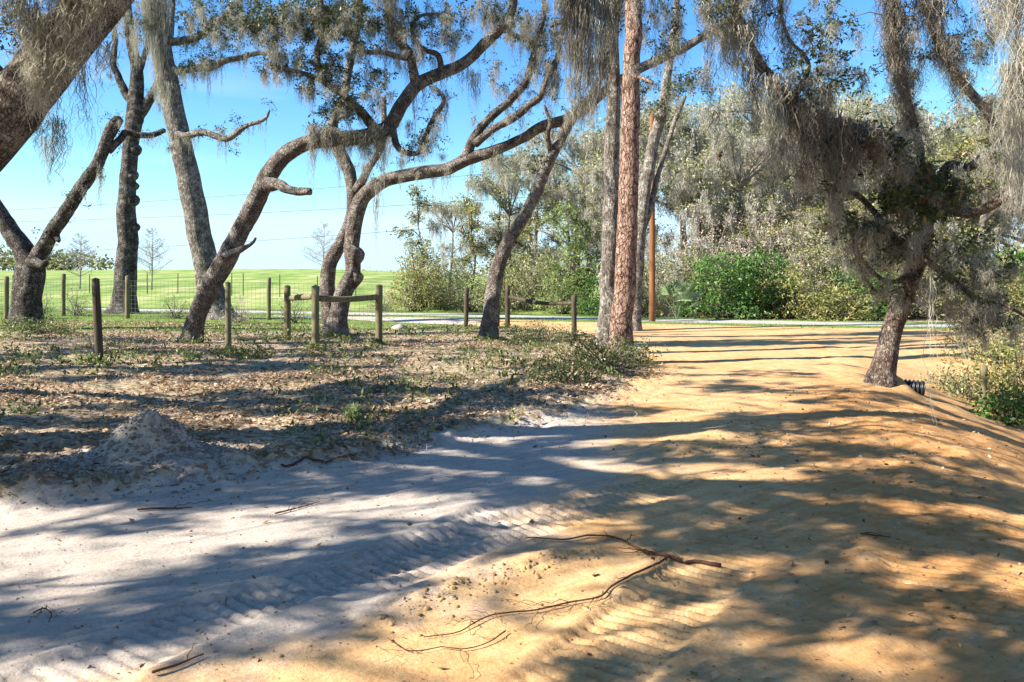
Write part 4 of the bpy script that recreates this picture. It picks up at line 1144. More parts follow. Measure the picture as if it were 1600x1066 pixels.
t.moss_on(tr, .35, .7, 26, .25, 1.1, 9, .06, width=.010, fuzz=.5, tmean=.38)
t.moss_on(l1, .1, .8, 14, .25, 1.2, 9, .06, width=.010, fuzz=.5, tmean=.38)
t.moss_on(l2, .1, .9, 20, .3, 1.4, 14, .08, width=.010, fuzz=.6, tmean=.42)
for (px, a, b, w, n) in [(590, 285, 340, 10, 16), (588, 310, 410, 7, 12), (699, 262, 318, 9, 16), (774, 235, 290, 8, 14), (840, 70, 160, 26, 50), (858, 95, 170, 24, 50), (830, 55, 90, 22, 30), (652, 268, 300, 7, 8), (626, 275, 312, 7, 8), (800, 60, 110, 8, 10), (870, 130, 180, 16, 26), (566, 255, 300, 16, 20), (608, 215, 270, 14, 20), (540, 255, 300, 12, 14)]:
    t.beard(px, a, b, w * 1.2, 20.9, int(n * 1.6), width=.012, curl=.025, hair=.12, fuzz=.7, tmean=.42)
t.blob(850, 45, 20.8, 45, 30, .6, 20, 20, .065, .16, moss=.6, mlen=.6)
t.blob(1010, 140, 20.6, 80, 26, .6, 36, 24, .07, .18, moss=.3, mlen=.4, tmean=.6)
above(t, 2.0, 20.5, 4.4, 3, 9.6, 12.5, 55, 32, .09, .32, moss=.3)
for (bx, by, brx, bry, bn) in [(800, 30, 50, 30, 24), (860, 80, 40, 40, 24), (770, 110, 30, 30, 10), (910, 60, 40, 40, 18)]: t.blob(bx, by, 20.8, brx, bry, .7, bn, 18, .065, .16, moss=.6, mlen=.7)
t.finish('leaf_oak', sprig=9)

# --- thin leaning trunk
t = Tree('oak_tree', 'thin oak trunk leaning right between the dark slim posts', 'tree', 762, 20, 'bark_oak')
tr = t.limb([(761, 540, 20, 13), (766, 495, 20, 12), (771, 450, 20, 12), (780, 410, 20, 11.5), (800, 370, 20, 10.5), (826, 325, 20, 9.5), (846, 280, 20, 9), (862, 240, 20, 8.5), (880, 205, 20, 8), (900, 178, 20, 7), (930, 140, 20, 6), (945, 90, 20, 5), (950, 20, 20, 4), (955, -80, 20, 3)], 'trunk', 16, .12, .55)
t.limb([(862, 240, 20, 5), (855, 215, 19.8, 4), (858, 190, 19.7, 3), (850, 165, 19.6, 2)], 'limb', 7, .12)
t.moss_on(tr, .55, .95, 18, .3, 1.2, 16, .08, width=.010, fuzz=.7, tmean=.5)
t.blob(850, 250, 19.6, 26, 26, .4, 10, 16, .07, .14)
t.blob(900, 150, 19.8, 40, 26, .5, 14, 18, .065, .15, moss=.7, mlen=.7)
above(t, 2.2, 19.8, 2, 2, 9.2, 11, 16, 30, .085, .3)
t.finish('leaf_oak')

# --- straight grey trunk behind the pine, with a broad curtain of moss
t = Tree('oak_tree', 'straight grey oak trunk close behind the left side of the pine', 'tree', 944, 17.6, 'bark_grey')
tr = t.limb([(944, 550, 17.6, 16.3), (950, 480, 17.6, 13.8), (953, 400, 17.6, 13.3), (955, 300, 17.6, 12.5), (957, 220, 17.6, 11.6), (958, 140, 17.6, 10.3), (958, 60, 17.6, 9.5), (962, -20, 17.6, 8.6), (970, -140, 17.6, 5.2)], 'trunk', 18, .10, .3)
l = t.limb([(958, 30, 17.6, 8), (935, -10, 17, 7), (900, -30, 16.5, 6), (860, -44, 16, 5), (820, -70, 16, 3)], 'limb', 9, .12)
l = t.limb([(960, 0, 17.6, 8), (1000, -30, 17, 6), (1050, -50, 16.5, 5), (1110, -70, 16, 3)], 'limb', 9, .12)
for (px, a, b, w, n) in [(892, -30, 160, 40, 170), (912, -30, 215, 36, 170), (934, -20, 190, 40, 170), (955, -10, 130, 40, 140), (902, 60, 240, 20, 60), (880, -20, 90, 30, 70), (925, 90, 230, 22, 60), (948, 80, 230, 20, 50), (1000, -30, 60, 40, 70), (1035, -40, 60, 36, 60), (975, -20, 90, 26, 50), (1060, -40, 40, 30, 40), (890, 120, 185, 16, 30), (1020, -30, 130, 14, 20)]:
    t.beard(px, a, b, w, 16.6, n, mat='moss_dry' if px % 4 == 0 else 'moss', width=.015, curl=.036, hair=.15, fuzz=.45, tmean=.42, conv=.4)
t.blob(1040, 50, 16.8, 40, 50, .5, 22, 20, .07, .16, moss=.8, mlen=.7)
t.blob(990, 20, 17, 40, 30, .5, 14, 18, .065, .15, moss=.6, mlen=.6)
above(t, 1.8, 16.8, 2.6, 2.4, 8.2, 10.2, 34, 32, .085, .3, moss=.4)
t.finish('leaf_oak')

# --- pine
t = Tree('pine_tree', 'tall straight pine with plated reddish bark beside the sandy road', 'tree', 970, 15.5, 'bark_pine')
tr = t.limb([(970, 575, 15.5, 18), (972, 520, 15.5, 17.5), (977, 420, 15.5, 16.5), (981, 320, 15.5, 15.5), (984, 220, 15.5, 14.5), (987, 120, 15.5, 13.5), (990, 0, 15.5, 12.5), (994, -160, 15.5, 11), (1000, -420, 15.5, 8), (1004, -640, 15.5, 5)], 'trunk', 22, .09, .25)
above(t, 2.6, 15.5, 2.6, 2.6, 11, 15, 40, 60, .26, .35, moss=0, asp=.07)
t.limb([(988, 118, 15.4, 4), (1003, 122, 15.1, 3), (1020, 130, 14.9, 2)], 'stub', 7, .1)
for (px, a, b, w, n) in [(984, 100, 150, 26, 20), (992, 0, 60, 20, 14)]:
    t.beard(px, a, b, w, 15.15, n, width=.008, curl=.025, fuzz=.9)
t.finish('needle', sprig=0)

# --- pale forked trunk beyond the pine
t = Tree('oak_tree', 'pale forked trunk rising just right of the pine beside the utility pole', 'tree', 988, 26, 'bark_grey')
t.limb([(988, 515, 26, 13), (992, 450, 26, 11), (998, 380, 26, 10), (1003, 330, 26, 9.5), (1010, 280, 26, 10), (1020, 230, 26, 9), (1032, 185, 26, 8.5), (1042, 120, 26, 7), (1052, 60, 26, 6), (1060, -20, 26, 5), (1070, -130, 26, 3)], 'trunk', 14, .1, .3)
t.limb([(1000, 380, 26, 5), (1008, 345, 26.1, 5), (1017, 315, 26.2, 5), (1024, 285, 26.3, 4.5), (1040, 230, 26.5, 4), (1070, 150, 26.5, 3)], 'limb', 9, .1)
t.blob(1075, 130, 25.5, 45, 30, .7, 30, 26, .085, .22, moss=.4, mlen=.6, tmean=.5)
t.blob(1030, 165, 25.5, 30, 20, .5, 14, 22, .085, .2, moss=.4, mlen=.5)
above(t, 6.2, 25.5, 2.6, 2.4, 11.4, 13.5, 26, 28, .11, .36, moss=.3)
t.finish('leaf_oak')

# --- mossy tree on the right of the road
t = Tree('live_oak', 'slanting mossy tree standing in the sand right of the road beside the culvert', 'tree', 1373, 12.7, 'bark_ruddy')
tr = t.limb([(1373, 602, 12.7, 18.5), (1380, 565, 12.7, 16.0), (1392, 520, 12.7, 15.1), (1406, 470, 12.6, 15.1), (1424, 425, 12.5, 14.3), (1440, 385, 12.4, 12.2), (1450, 340, 12.3, 10.9), (1462, 300, 12.2, 9.2), (1482, 258, 12.1, 7.6), (1512, 262, 12, 6.7), (1545, 236, 12, 7.6), (1562, 204, 12, 7.6), (1535, 166, 12, 6.7), (1495, 120, 12, 6.7), (1466, 70, 12, 5.9), (1448, 10, 12, 5.0), (1440, -80, 12, 4.2), (1450, -200, 12, 2.5)], 'trunk', 18, .13, .35)
la = t.limb([(1446, 355, 12.3, 7), (1430, 285, 12, 5), (1400, 222, 11.7, 4.5), (1345, 200, 11.4, 4.5), (1290, 186, 11.2, 4.5), (1240, 155, 11, 5), (1200, 115, 10.9, 5), (1172, 70, 10.8, 5.5), (1150, 10, 10.7, 5.5), (1120, -70, 10.6, 5), (1060, -160, 10.4, 4)], 'limb', 12, .14)
lb = t.limb([(1440, 310, 12.1, 6), (1436, 240, 12, 6), (1420, 170, 11.9, 6), (1402, 100, 11.9, 6), (1392, 30, 11.9, 6), (1394, -60, 11.9, 6), (1400, -160, 11.9, 4)], 'limb', 12, .14)
lc = t.limb([(1462, 320, 12.1, 9), (1530, 330, 11.4, 8), (1610, 270, 10.6, 8), (1680, 120, 9.8, 8), (1670, -40, 9.2, 8), (1600, -110, 8.8, 6), (1520, -160, 8.6, 4)], 'limb', 12, .14)
ld_ = t.limb([(1432, 410, 12.4, 6), (1390, 360, 12, 5), (1345, 310, 11.7, 4.5), (1310, 290, 11.5, 3.5), (1285, 240, 11.4, 3)], 'limb', 8, .15)
le = t.limb([(1425, 430, 12.4, 5), (1385, 440, 12.1, 3.5), (1345, 400, 11.9, 3), (1325, 345, 11.8, 2.6), (1310, 310, 11.7, 2)], 'limb', 7, .15)
lf = t.limb([(1440, 400, 12.4, 6), (1490, 440, 12, 5), (1530, 470, 11.7, 4), (1575, 480, 11.5, 3), (1610, 500, 11.4, 2)], 'limb', 8, .15)
lg = t.limb([(1420, 455, 12.5, 4), (1370, 455, 12.2, 2.5), (1345, 420, 12.1, 2), (1330, 380, 12, 1.5)], 'limb', 6, .15)
lh = t.limb([(1240, 155, 11, 5), (1262, 110, 10.9, 4), (1255, 85, 10.9, 3), (1232, 60, 10.9, 2.5), (1220, 10, 10.9, 2), (1230, -60, 10.9, 2)], 'limb', 7, .15)
t.wrap(la, .05, .95, 900, .08, .2, .010, .5); t.wrap(lb, .1, .95, 900, .10, .2, .010, .4); t.wrap(tr, .62, .98, 800, .10, .2, .010, .45); [t.moss_on(q, .1, 1, 16, .3, 1.1, 14, .06, width=.012, curl=.034, fuzz=.5, tmean=.5) for q in (la, lb, lh)]; [t.moss_on(q, .2, 1, 7, .12, .5, 10, .05, width=.011, curl=.034, fuzz=.5, tmean=.5) for q in (lf, le, lg, ld_)]; t.wrap(lc, .3, .95, 900, .12, .22, .006, .55); t.wrap(ld_, .2, 1, 250, .06, .15, .008, .4); t.wrap(lf, .2, 1, 300, .07, .18, .008, .5); t.wrap(le, .3, 1, 300, .04, .12, .005, .45)
# broad leaves
t.blob(1440, 305, 11.75, 78, 52, .5, 100, 22, .105, .16, asp=.36, moss=.18, mlen=.4, tmean=.62)
t.blob(1350, 235, 11.4, 80, 40, .5, 44, 20, .09, .16, asp=.36, moss=.55, mlen=.5, tmean=.3)
t.blob(1290, 250, 11.3, 50, 60, .5, 26, 18, .08, .16, asp=.36, moss=.6, mlen=.6, tmean=.25)
t.blob(1250, 130, 11, 60, 50, .5, 34, 18, .07, .14, moss=.6, mlen=.5, tmean=.4)
t.blob(1530, 420, 11.8, 75, 80, .7, 60, 18, .075, .16, asp=.36, moss=.5, mlen=.4, tmean=.42)
t.blob(1400, 370, 11.8, 70, 40, .5, 40, 16, .08, .15, asp=.36, moss=.5, mlen=.45, tmean=.4)
t.blob(1330, 340, 11.7, 40, 40, .4, 16, 14, .075, .14, asp=.36, moss=.5, mlen=.4, tmean=.4)
t.blob(1480, 50, 12, 110, 60, .6, 46, 18, .06, .15, moss=.6, mlen=.5)
t.blob(1300, 40, 11.6, 60, 60, .6, 44, 18, .055, .14, moss=.3, mlen=.4)
t.blob(1330, 120, 11.6, 44, 26, .5, 24, 18, .05, .13, moss=.2, mlen=.3, tmean=.6)
t.blob(1540, 500, 12, 50, 20, .5, 20, 14, .07, .14, moss=.6, mlen=.3, tmean=.35)
t.blob(1580, 230, 11.6, 40, 90, .6, 40, 18, .07, .15, moss=.6, mlen=.5, tmean=.5)
t.blob(1120, 20, 10.9, 60, 40, .6, 24, 18, .06, .14, moss=.7, mlen=.6)
# curtains of moss
for (px, a, b, w, n) in [(1180, 90, 230, 44, 170), (1206, 120, 300, 46, 190), (1232, 140, 300, 46, 190), (1262, 160, 340, 50, 210), (1290, 175, 350, 50, 200), (1316, 185, 330, 44, 160), (1345, 190, 280, 44, 130), (1164, 40, 190, 40, 140), (1140, 0, 150, 40, 120), (1190, -20, 130, 40, 120), (1122, -30, 110, 36, 90),
                         (1110, 100, 225, 26, 60), (1118, 170, 260, 14, 30), (1100, -30, 70, 34, 70), (1215, 220, 330, 24, 60), (1250, 260, 380, 18, 40), (1300, 290, 400, 16, 36), (1372, 205, 275, 36, 90)]:
    t.beard(px, a, b + rng.uniform(-20, 20), w, (10.75 if px < 1250 else 11.0) + rng.normal() * .12, int(n * .46), mat='moss_dry' if px % 3 else 'moss', width=.013, curl=.038, hair=.15, fuzz=.55, tmean=.3, conv=.5)
for (px, a, b, w, n) in [(1392, -30, 150, 40, 170), (1405, 60, 195, 50, 220), (1416, 110, 205, 44, 170), (1400, 20, 120, 44, 120), (1440, -30, 90, 30, 110), (1460, 0, 120, 34, 140), (1482, 60, 140, 40, 150), (1505, 110, 200, 34, 110), (1540, 150, 220, 34, 90), (1470, -30, 60, 40, 110)]:
    t.beard(px, a, b, w, 11.65, int(n * .7), mat='moss_dry', width=.012, curl=.034, hair=.14, fuzz=.55, tmean=.40, conv=.35)
for (px, a, b, w, n) in [(1400, 205, 270, 70, 130), (1430, 210, 290, 40, 90), (1385, 230, 320, 40, 70), (1500, 260, 400, 26, 60), (1545, 235, 360, 30, 70), (1480, 360, 440, 44, 90), (1530, 400, 500, 44, 110), (1500, 480, 570, 36, 70), (1550, 470, 540, 34, 60), (1450, 440, 520, 20, 36), (1470, 300, 380, 30, 50), (1420, 330, 420, 20, 40), (1340, 350, 440, 16, 30), (1480, 470, 600, 8, 12), (1575, 300, 420, 30, 60)]:
    t.beard(px, a, b, w, 11.6, int(n * .42), width=.012, curl=.042, hair=.16, fuzz=.6, tmean=.55, conv=.35)
for (px, a, b, w, n, d) in [(1590, -40, 190, 60, 180, 8.4), (1582, 100, 420, 34, 130, 8.4), (1604, 60, 330, 40, 110, 8.4), (1565, -40, 110, 50, 120, 8.4), (1596, 250, 400, 30, 70, 8.5), (1540, -40, 50, 40, 60, 8.6), (1455, 430, 720, 4, 7, 8.4)]:
    t.beard(px, a, b, w, d, n, width=.009, curl=.034, hair=.12, fuzz=.6, tmean=.68, conv=.25)
above(t, 6.5, 11.5, 3.6, 3, 6.4, 9, 60, 34, .075, .28, moss=.35)
above(t, 3.2, 10.5, 2.0, 2, 6.0, 8, 24, 34, .075, .28, moss=.4)
t.finish('leaf_big', 'moss', twr=.009, sprig=9)
mb = MB(); c = P(1128, 240, 10.7)
leaves(mb, np.repeat(c[None], 9, 0) + rng.normal(size=(9, 3)) * .012, .075, .5, -.1, .0, .02)
mb.build('dry_leaf_cluster', leaf_mat('russet_leaf', [(0, (.13, .04, .02)), (1, (.28, .10, .05))]), t.root)

#@@PART4
# ================================================================== SHRUBS, THICKET AND FAR TREES
def bush(name, label, loc, R, H, n, nl, size, cr, mat, stems=7, asp=.45, cone=False, group=None, cat='shrub', tmean=.5, twig='twig', moss=0):
    r = thing(name, label, cat, loc, group); loc = np.array(loc)
    lf, tw, ms = MB(), MB(), MB()
    for k in range(n):
        u = unit(1, .25)[0]; u[2] = abs(u[2]); q = rng.random() ** .35
        zz = u[2] * q
        prof = (1 - zz) ** .8 if cone else math.sqrt(max(.05, 1 - zz * zz * .8))
        lump = .75 + .5 * vn(u[0] * 2.3 + 5, u[1] * 2.3 + zz * 2, int(R * 10) % 17)
        a = math.atan2(u[1], u[0]); qq = rng.random() ** .5
        c = loc + np.array([math.cos(a) * R * prof * qq * lump, math.sin(a) * R * prof * qq * lump, .06 * H + zz * H * (.85 + .25 * lump)])
        cen = c + rng.normal(size=(nl, 3)) * cr * [.6, .6, .45]
        leaves(lf, cen, size, asp, .15, np.clip(tmean + rng.normal() * .16, 0, 1), .2)
        if k % 3 == 0:
            b = loc + np.array([*(rng.normal(size=2) * .12 * R), 0]); m = (b + c) / 2 + rng.normal(size=3) * .1 * R; m[2] += .1 * H
            t = np.linspace(0, 1, 6)[:, None]; tube(tw, b * (1 - t) ** 2 + 2 * m * t * (1 - t) + c * t * t, np.linspace(.012, .004, 6) * (1 + H * .35), 4, 0, 1, rng.random(), 0, False)
        if moss and rng.random() < moss:
            moss_clump(ms, c, cr, H * .18, 16, .6, .022, .05, hair=.2)
    lf.build('foliage', M[mat], r); tw.build('stems', M[twig], r)
    if ms.n: ms.build('moss', M['moss_pale'], r)
    return r


def far_tree(name, label, loc, H, crown, n, nl, size, cr, mat, tr=.16, mossp=0, mlen=1.0, group=None, twig='twig', bark='bark_grey', lean=0, mossmat='moss_pale', tmean=.5, stw=.03, forks=5):
    """trunk, limbs and crown; crown = list of (dx, dy, z, rx, rz) lobes"""
    loc = np.array(loc, float); r = thing(name, label, 'tree', loc, group)
    lf, tw, ms = MB(), MB(), MB()
    z = np.linspace(0, 1, 9); p = loc + np.stack([lean * z + .25 * np.sin(z * 4 + H), .2 * np.sin(z * 3), H * .82 * z - .1], -1)
    tube(tw, p, tr * (1 - .75 * z) * (1 + .5 * np.exp(-z * 12)), 9, .12, 2, .5, 4)
    m = MB(); m.v, m.q, m.t, m.c, m.n = tw.v, tw.q, tw.t, tw.c, tw.n; m.build('trunk', M[bark], r, True); tw = MB()
    per = max(1, n // len(crown))
    for (dx, dy, cz, rx, rz) in crown:
        lc = loc + [dx, dy, cz]
        i = int(np.clip((cz - rz * .6) / (H * .82) * 8, 1, 7)); a = p[i]
        t = np.linspace(0, 1, 7)[:, None]; mid = (a + lc) / 2 + [0, 0, .4]
        tube(tw, a * (1 - t) ** 2 + 2 * mid * t * (1 - t) + lc * t * t, np.linspace(tr * .45, .03, 7), 6, .1, 2, .4, 2, False)
        for k in range(per):
            c = lc + unit(1)[0] * rng.random() ** .4 * [rx, rx, rz]
            if k % 2 == 0: tube(tw, [lc, (lc + c) / 2 + rng.normal(size=3) * .15, c], [.03, .02, .008], 4, 0, 1, rng.random(), 0, False)
            if nl:
                leaves(lf, c + rng.normal(size=(nl, 3)) * cr * [.6, .6, .42], size, .45, .1, np.clip(tmean + rng.normal() * .16, 0, 1), .2)
            if rng.random() < mossp:
                moss_clump(ms, c - [0, 0, .1], cr * .6, mlen * rng.uniform(.5, 1.4), 22, .5, stw, .05, hair=.22)
    if lf.n: lf.build('crown', M[mat], r)
    tw.build('limbs', M[twig], r)
    if ms.n: ms.build('moss', M[mossmat], r)
    return r


def copy_thing(o, loc, scale, rot, label, group=None):
    c = o.copy(); C.objects.link(c); c.location = loc; c.scale = (scale[0], scale[0], scale[1]) if isinstance(scale, tuple) else (scale,) * 3
    c.rotation_euler = (0, 0, rot)
    c['label'] = label
    if group: c['group'] = group
    for ch in list(o.children):
        k = ch.copy(); C.objects.link(k); k.parent = c
    return c


def at(px, d):
    x = (px - CX) / F * d
    return (x, d, zs(x, d))


def lobes(n, rx, z0, z1, r0, r1, seed):
    g = np.random.default_rng(seed); out = []
    for k in range(n):
        a = k * 2.4 + g.random(); q = rx * g.random() ** .5; out.append((math.cos(a) * q, math.sin(a) * q, g.uniform(z0, z1), g.uniform(r0, r1), g.uniform(r0, r1) * .6))
    return out


GT = 'moss draped trees beyond the paved road'
GB = 'shrubs of the roadside thicket'
# mossy oaks
oakA = far_tree('live_oak', 'broad moss draped oak right behind the utility pole', at(1085, 43), 12, lobes(12, 4.2, 3.0, 11.5, 1.5, 2.5, 1), 420, 30, .17, .5, 'leaf_olive', .28, .9, 1.2, GT, tmean=.62)
oakB = far_tree('live_oak', 'grey moss heavy oak over the tan tangled vines', at(1215, 46), 12, lobes(13, 4.2, 2.6, 12, 1.4, 2.4, 2), 420, 24, .16, .5, 'leaf_olive', .28, 1.0, 1.5, GT, tmean=.6)
oakC = far_tree('autumn_oak', 'yellowing tree high behind the slanting mossy tree', at(1540, 36), 10.5, lobes(11, 3.4, 2.6, 10, 1.3, 2.1, 3), 380, 28, .15, .46, 'leaf_yellow', .22, .35, .9, GT)
oakD = far_tree('live_oak', 'thin moss draped oak in the gap left of the grey trunk', at(905, 50), 11, lobes(12, 3.8, 3.5, 11, 1.1, 1.9, 4), 260, 20, .17, .46, 'leaf_olive', .2, .8, 1.3, GT, 'twig_pale')
for (o, px, d, s, rot, lab) in [
    (oakB, 1075, 50, (1.0, 1.12), 2.0, 'tall dim oak deepest behind the utility pole'),
    (oakA, 1320, 44, (1.05, 1.0), 1.2, 'moss draped oak behind the drooping curtains of the slanting tree'),
    (oakB, 1430, 48, (1.1, 1.05), 4.0, 'grey oak seen through the crown of the slanting tree'),
    (oakA, 1620, 45, (1.1, 1.0), 3.0, 'large oak at the far right edge behind the yellowing tree'),
    (oakC, 1330, 38, (.75, .62), 1.0, 'short yellow green tree behind the dark drooping twigs'),
    (oakC, 1225, 40, (.7, .5), 2.6, 'low yellowing tree among the tan tangled vines'),
    (oakC, 1480, 44, (.9, .8), 5.0, 'yellow tinted tree behind the U shaped branch'),
    (oakD, 985, 54, (.9, .95), 2.2, 'slender oak in the sky gap between pine and utility pole'),
    (oakD, 1150, 41, (.9, .8), 4.4, 'pale spindly tree over the dense dark green shrub'),
    (oakA, 1170, 56, (1.2, 1.15), .6, 'green oak deepest behind the tan vine tangle'),
    (oakC, 1285, 52, (1.2, 1.0), 3.3, 'tall yellow green tree deepest behind the hanging curtains'),
    (oakA, 1510, 54, (1.2, 1.0), 2.2, 'far oak filling the gap left of the yellowing tree'),
    (oakD, 840, 52, (.9, .85), 1.1, 'pale oak behind the saplings in the middle'),
    (oakB, 1780, 42, (1.0, 1.0), 1.0, 'oak past the right edge of the thicket'),
    (oakA, 1900, 50, (1.1, 1.1), 5.0, 'broad oak far past the right edge of the thicket')]:
    copy_thing(o, at(px, d), s, rot, lab, GT)
# oaks added round the place, outside the picture, to block skylight
for (o, x, y, s, rot, lab) in [(oakA, 15, 1, 1.0, .5, 'unseen oak added beyond the bank to the right of the viewer'), (oakB, 13, -7, 1.0, 1.5, 'unseen mossy oak added behind the viewer on the right'), (oakA, 5, -12, 1.0, 2.5, 'unseen broad oak added straight behind the viewer'),
                               (oakB, -6, -16, 1.0, 3.5, 'unseen mossy oak added behind the viewer on the left'), (oakB, 18, 9, 1.0, .2, 'unseen mossy oak added beyond the right edge near the swale'), (oakA, -17, -17, 1.0, 4.1, 'unseen oak added far behind the viewer on the left'), (oakA, 24, -3, 1.2, 3.1, 'unseen large oak added far to the right of the viewer')]:
    copy_thing(o, (x, y, zs(x, y)), s, rot, lab, 'unseen oaks added to block skylight')
# thicket shrubs
bD = bush('green_shrub', 'dense dark green shrub right of the palmetto', at(1130, 33.5), 1.9, 2.6, 240, 22, .14, .26, 'leaf_dark', group=GB)
bY = bush('yellow_shrub', 'yellow green shrub right of the dense dark green one', at(1235, 33.5), 1.8, 2.1, 200, 22, .12, .26, 'leaf_yellow', group=GB)
bO = bush('olive_shrub', 'tall olive shrub in the middle of the thicket', at(1285, 35.5), 2.0, 3.4, 230, 22, .13, .28, 'leaf_olive', group=GB, moss=.15)
bT = bush('vine_tangle', 'pale tan tangle of dry vines above the dark green shrub', at(1105, 37.5), 2.3, 4.3, 210, 16, .11, .36, 'leaf_dry', group=GB, twig='twig_pale', moss=.3)
for (o, px, d, s, rot, lab) in [
    (bT, 1195, 37.5, (1.1, 1.0), 2.0, 'tan vine tangle above the yellow green shrub'),
    (bT, 1290, 39, (1.2, 1.0), 4.0, 'brownish vine tangle behind the tall olive shrub'),
    (bT, 1045, 39, (.9, .85), 1.0, 'grey tan tangle right behind the utility pole base'),
    (bD, 1190, 34.5, (.9, 1.1), 3.0, 'glossy green shrub between the dark one and the yellow green one'),
    (bD, 1345, 34, (.9, .8), 1.5, 'green shrub left of the slanting trunk beyond the road'),
    (bY, 1305, 32.8, (.9, .65), 2.2, 'low yellow shrub in front of the tall olive one'),
    (bY, 1370, 35.5, (1.1, 1.1), 5.1, 'yellowish shrub directly behind the slanting trunk'),
    (bO, 1420, 34.5, (.9, .8), .7, 'olive shrub just right of the slanting trunk'),
    (bO, 1075, 36, (.8, .9), 4.6, 'olive shrub behind the palmetto'),
    (bO, 1480, 36, (1.1, 1.0), 2.9, 'olive shrub behind the hanging moss on the right'),
    (bY, 1555, 33, (1.2, 1.1), 3.9, 'yellow shrub by the right edge beyond the road'),
    (bD, 1625, 34, (1.1, 1.1), .3, 'dark shrub at the very right edge beyond the road'),
    (bO, 1700, 34, (1.2, 1.1), 1.3, 'olive shrub past the right edge'),
    (bY, 1800, 35, (1.2, 1.1), 1.9, 'yellow shrub past the right edge'),
    (bO, 1005, 37, (.6, .8), 3.3, 'slim olive shrub between the pine and the utility pole'),
    (bT, 1400, 39, (1.1, .9), 3.0, 'dry tangle deep behind the slanting trunk')]:
    copy_thing(o, at(px, d), s, rot, lab, GB)

# palmetto
r = thing('palmetto', 'fan leaved palmetto at the foot of the utility pole', 'palm', at(1058, 31.6))
for k in range(11):
    a = rng.uniform(0, 6.28); tl = rng.uniform(.25, 1.2); b = PLOC[r.name]
    st = b + np.array([0, 0, .05]); e = b + np.array([math.cos(a) * .75 * math.cos(tl), math.sin(a) * .5 * math.cos(tl), .25 + 1.0 * math.sin(tl)])
    mb = MB(); tube(mb, [st, (st + e) / 2 + [0, 0, .1], e], [.014, .011, .008], 5, 0, 1, .5, 0, False)
    f = e - st; f /= np.linalg.norm(f); sd = np.cross(f, [0, 0, 1.]); sd /= np.linalg.norm(sd) + 1e-9
    for j in range(15):
        ph = (j - 7) / 7 * 1.5; dv = f * math.cos(ph) + sd * math.sin(ph); L = .62 * rng.uniform(.85, 1.1); w = np.cross(dv, np.cross(f, sd)) * .03
        tip = e + dv * L - np.array([0, 0, .16 * L]); md = e + dv * L * .5
        mb.add([e, md + w, tip, md - w], [[0, 1, 2, 3]], None, rng.uniform(.2, 1))
    mb.build('frond', M['palm'], r)

# saplings and shrubs beyond the road, left of the pine
GS = 'young trees beyond the paved road'
bush('yellow_shrub', 'tall dense yellow and rust tinted shrub beyond the road at the field edge', at(650, 39), 1.35, 3.3, 240, 24, .11, .24, 'leaf_yellow', group=GS)
b2 = bush('olive_shrub', 'low olive brush right of the rust tinted shrub', at(735, 40), 1.5, 1.7, 120, 20, .10, .26, 'leaf_olive', group=GS)
copy_thing(b2, at(820, 41), (1.2, 1.3), 2, 'olive brush behind the thin leaning trunk and its rail', GS)
copy_thing(b2, at(600, 41), (.6, .5), 4, 'small weedy bush left of the rust tinted shrub', GS)
bush('green_shrub', 'fresh green brush under the bright sapling', at(880, 39), 1.5, 1.9, 130, 20, .11, .26, 'leaf_bright', group=GS)
bush('dark_shrub', 'small dark shrub at the grey trunk foot across the road', at(925, 37), .8, .9, 60, 20, .10, .2, 'leaf_dark', group=GS)
bush('dark_shrub', 'dark shrub across the road just right of the pine foot', at(1000, 34.5), .8, 1.9, 70, 22, .11, .22, 'leaf_olive', group=GS, tmean=.25)
for (px, d, H, lab, mat, nl, tm, sd) in [(655, 43, 6.2, 'slim pointed sapling rising out of the rust tinted shrub', 'leaf_olive', 12, .55, 3), (735, 44, 5.7, 'spindly sapling with tufted yellow top left of the thin leaning trunk', 'leaf_yellow', 14, .5, 5),
                                     (782, 46, 6.4, 'sparse sapling directly behind the thin leaning trunk', 'leaf_olive', 14, .5, 7), (830, 45, 6.4, 'leafy sapling right of the thin leaning trunk', 'leaf_yellow', 20, .45, 8), (885, 41, 5.2, 'bright green sapling left of the grey trunk', 'leaf_bright', 15, .5, 9), (912, 43, 5.0, 'second bright sapling touching the grey trunk', 'leaf_bright', 15, .4, 12)]:
    g = np.random.default_rng(sd); lo = [(g.normal() * .35, g.normal() * .35, H * f, .75 * (1.2 - .6 * f), .42) for f in (.3, .42, .55, .66, .78, .9, 1.0)]
    far_tree('sapling', lab, at(px, d), H, lo, 150, nl, .13, .28, mat, .07, 0, .5, GS, tmean=tm, bark='bark_dark')

for (o, px, d, s, rot, lab) in [(oakD, 705, 46, (.5, .52), .4, 'airy small tree between the rust tinted shrub and the tufted sapling'), (oakD, 800, 47, (.62, .66), 2.4, 'airy pale tree above the thin leaning trunk foot'), (oakD, 900, 47, (.62, .62), 1.1, 'airy pale tree behind the bright saplings'), (oakD, 955, 45, (.6, .7), 3.1, 'airy tree hidden behind the grey trunk and pine'),
                               (bO, 690, 42, (.9, .75), 1.7, 'rounded olive shrub just right of the rust tinted one'), (bY, 790, 42, (1.0, .9), .9, 'yellow brush behind the dark slim posts'), (bO, 850, 43, (1.0, .9), 4.9, 'olive shrub behind the sagging rail'), (bD, 905, 42, (.7, .7), 2.9, 'green shrub behind the right end of the sagging rail')]:
    copy_thing(o, at(px, d), s, rot, lab, GS)

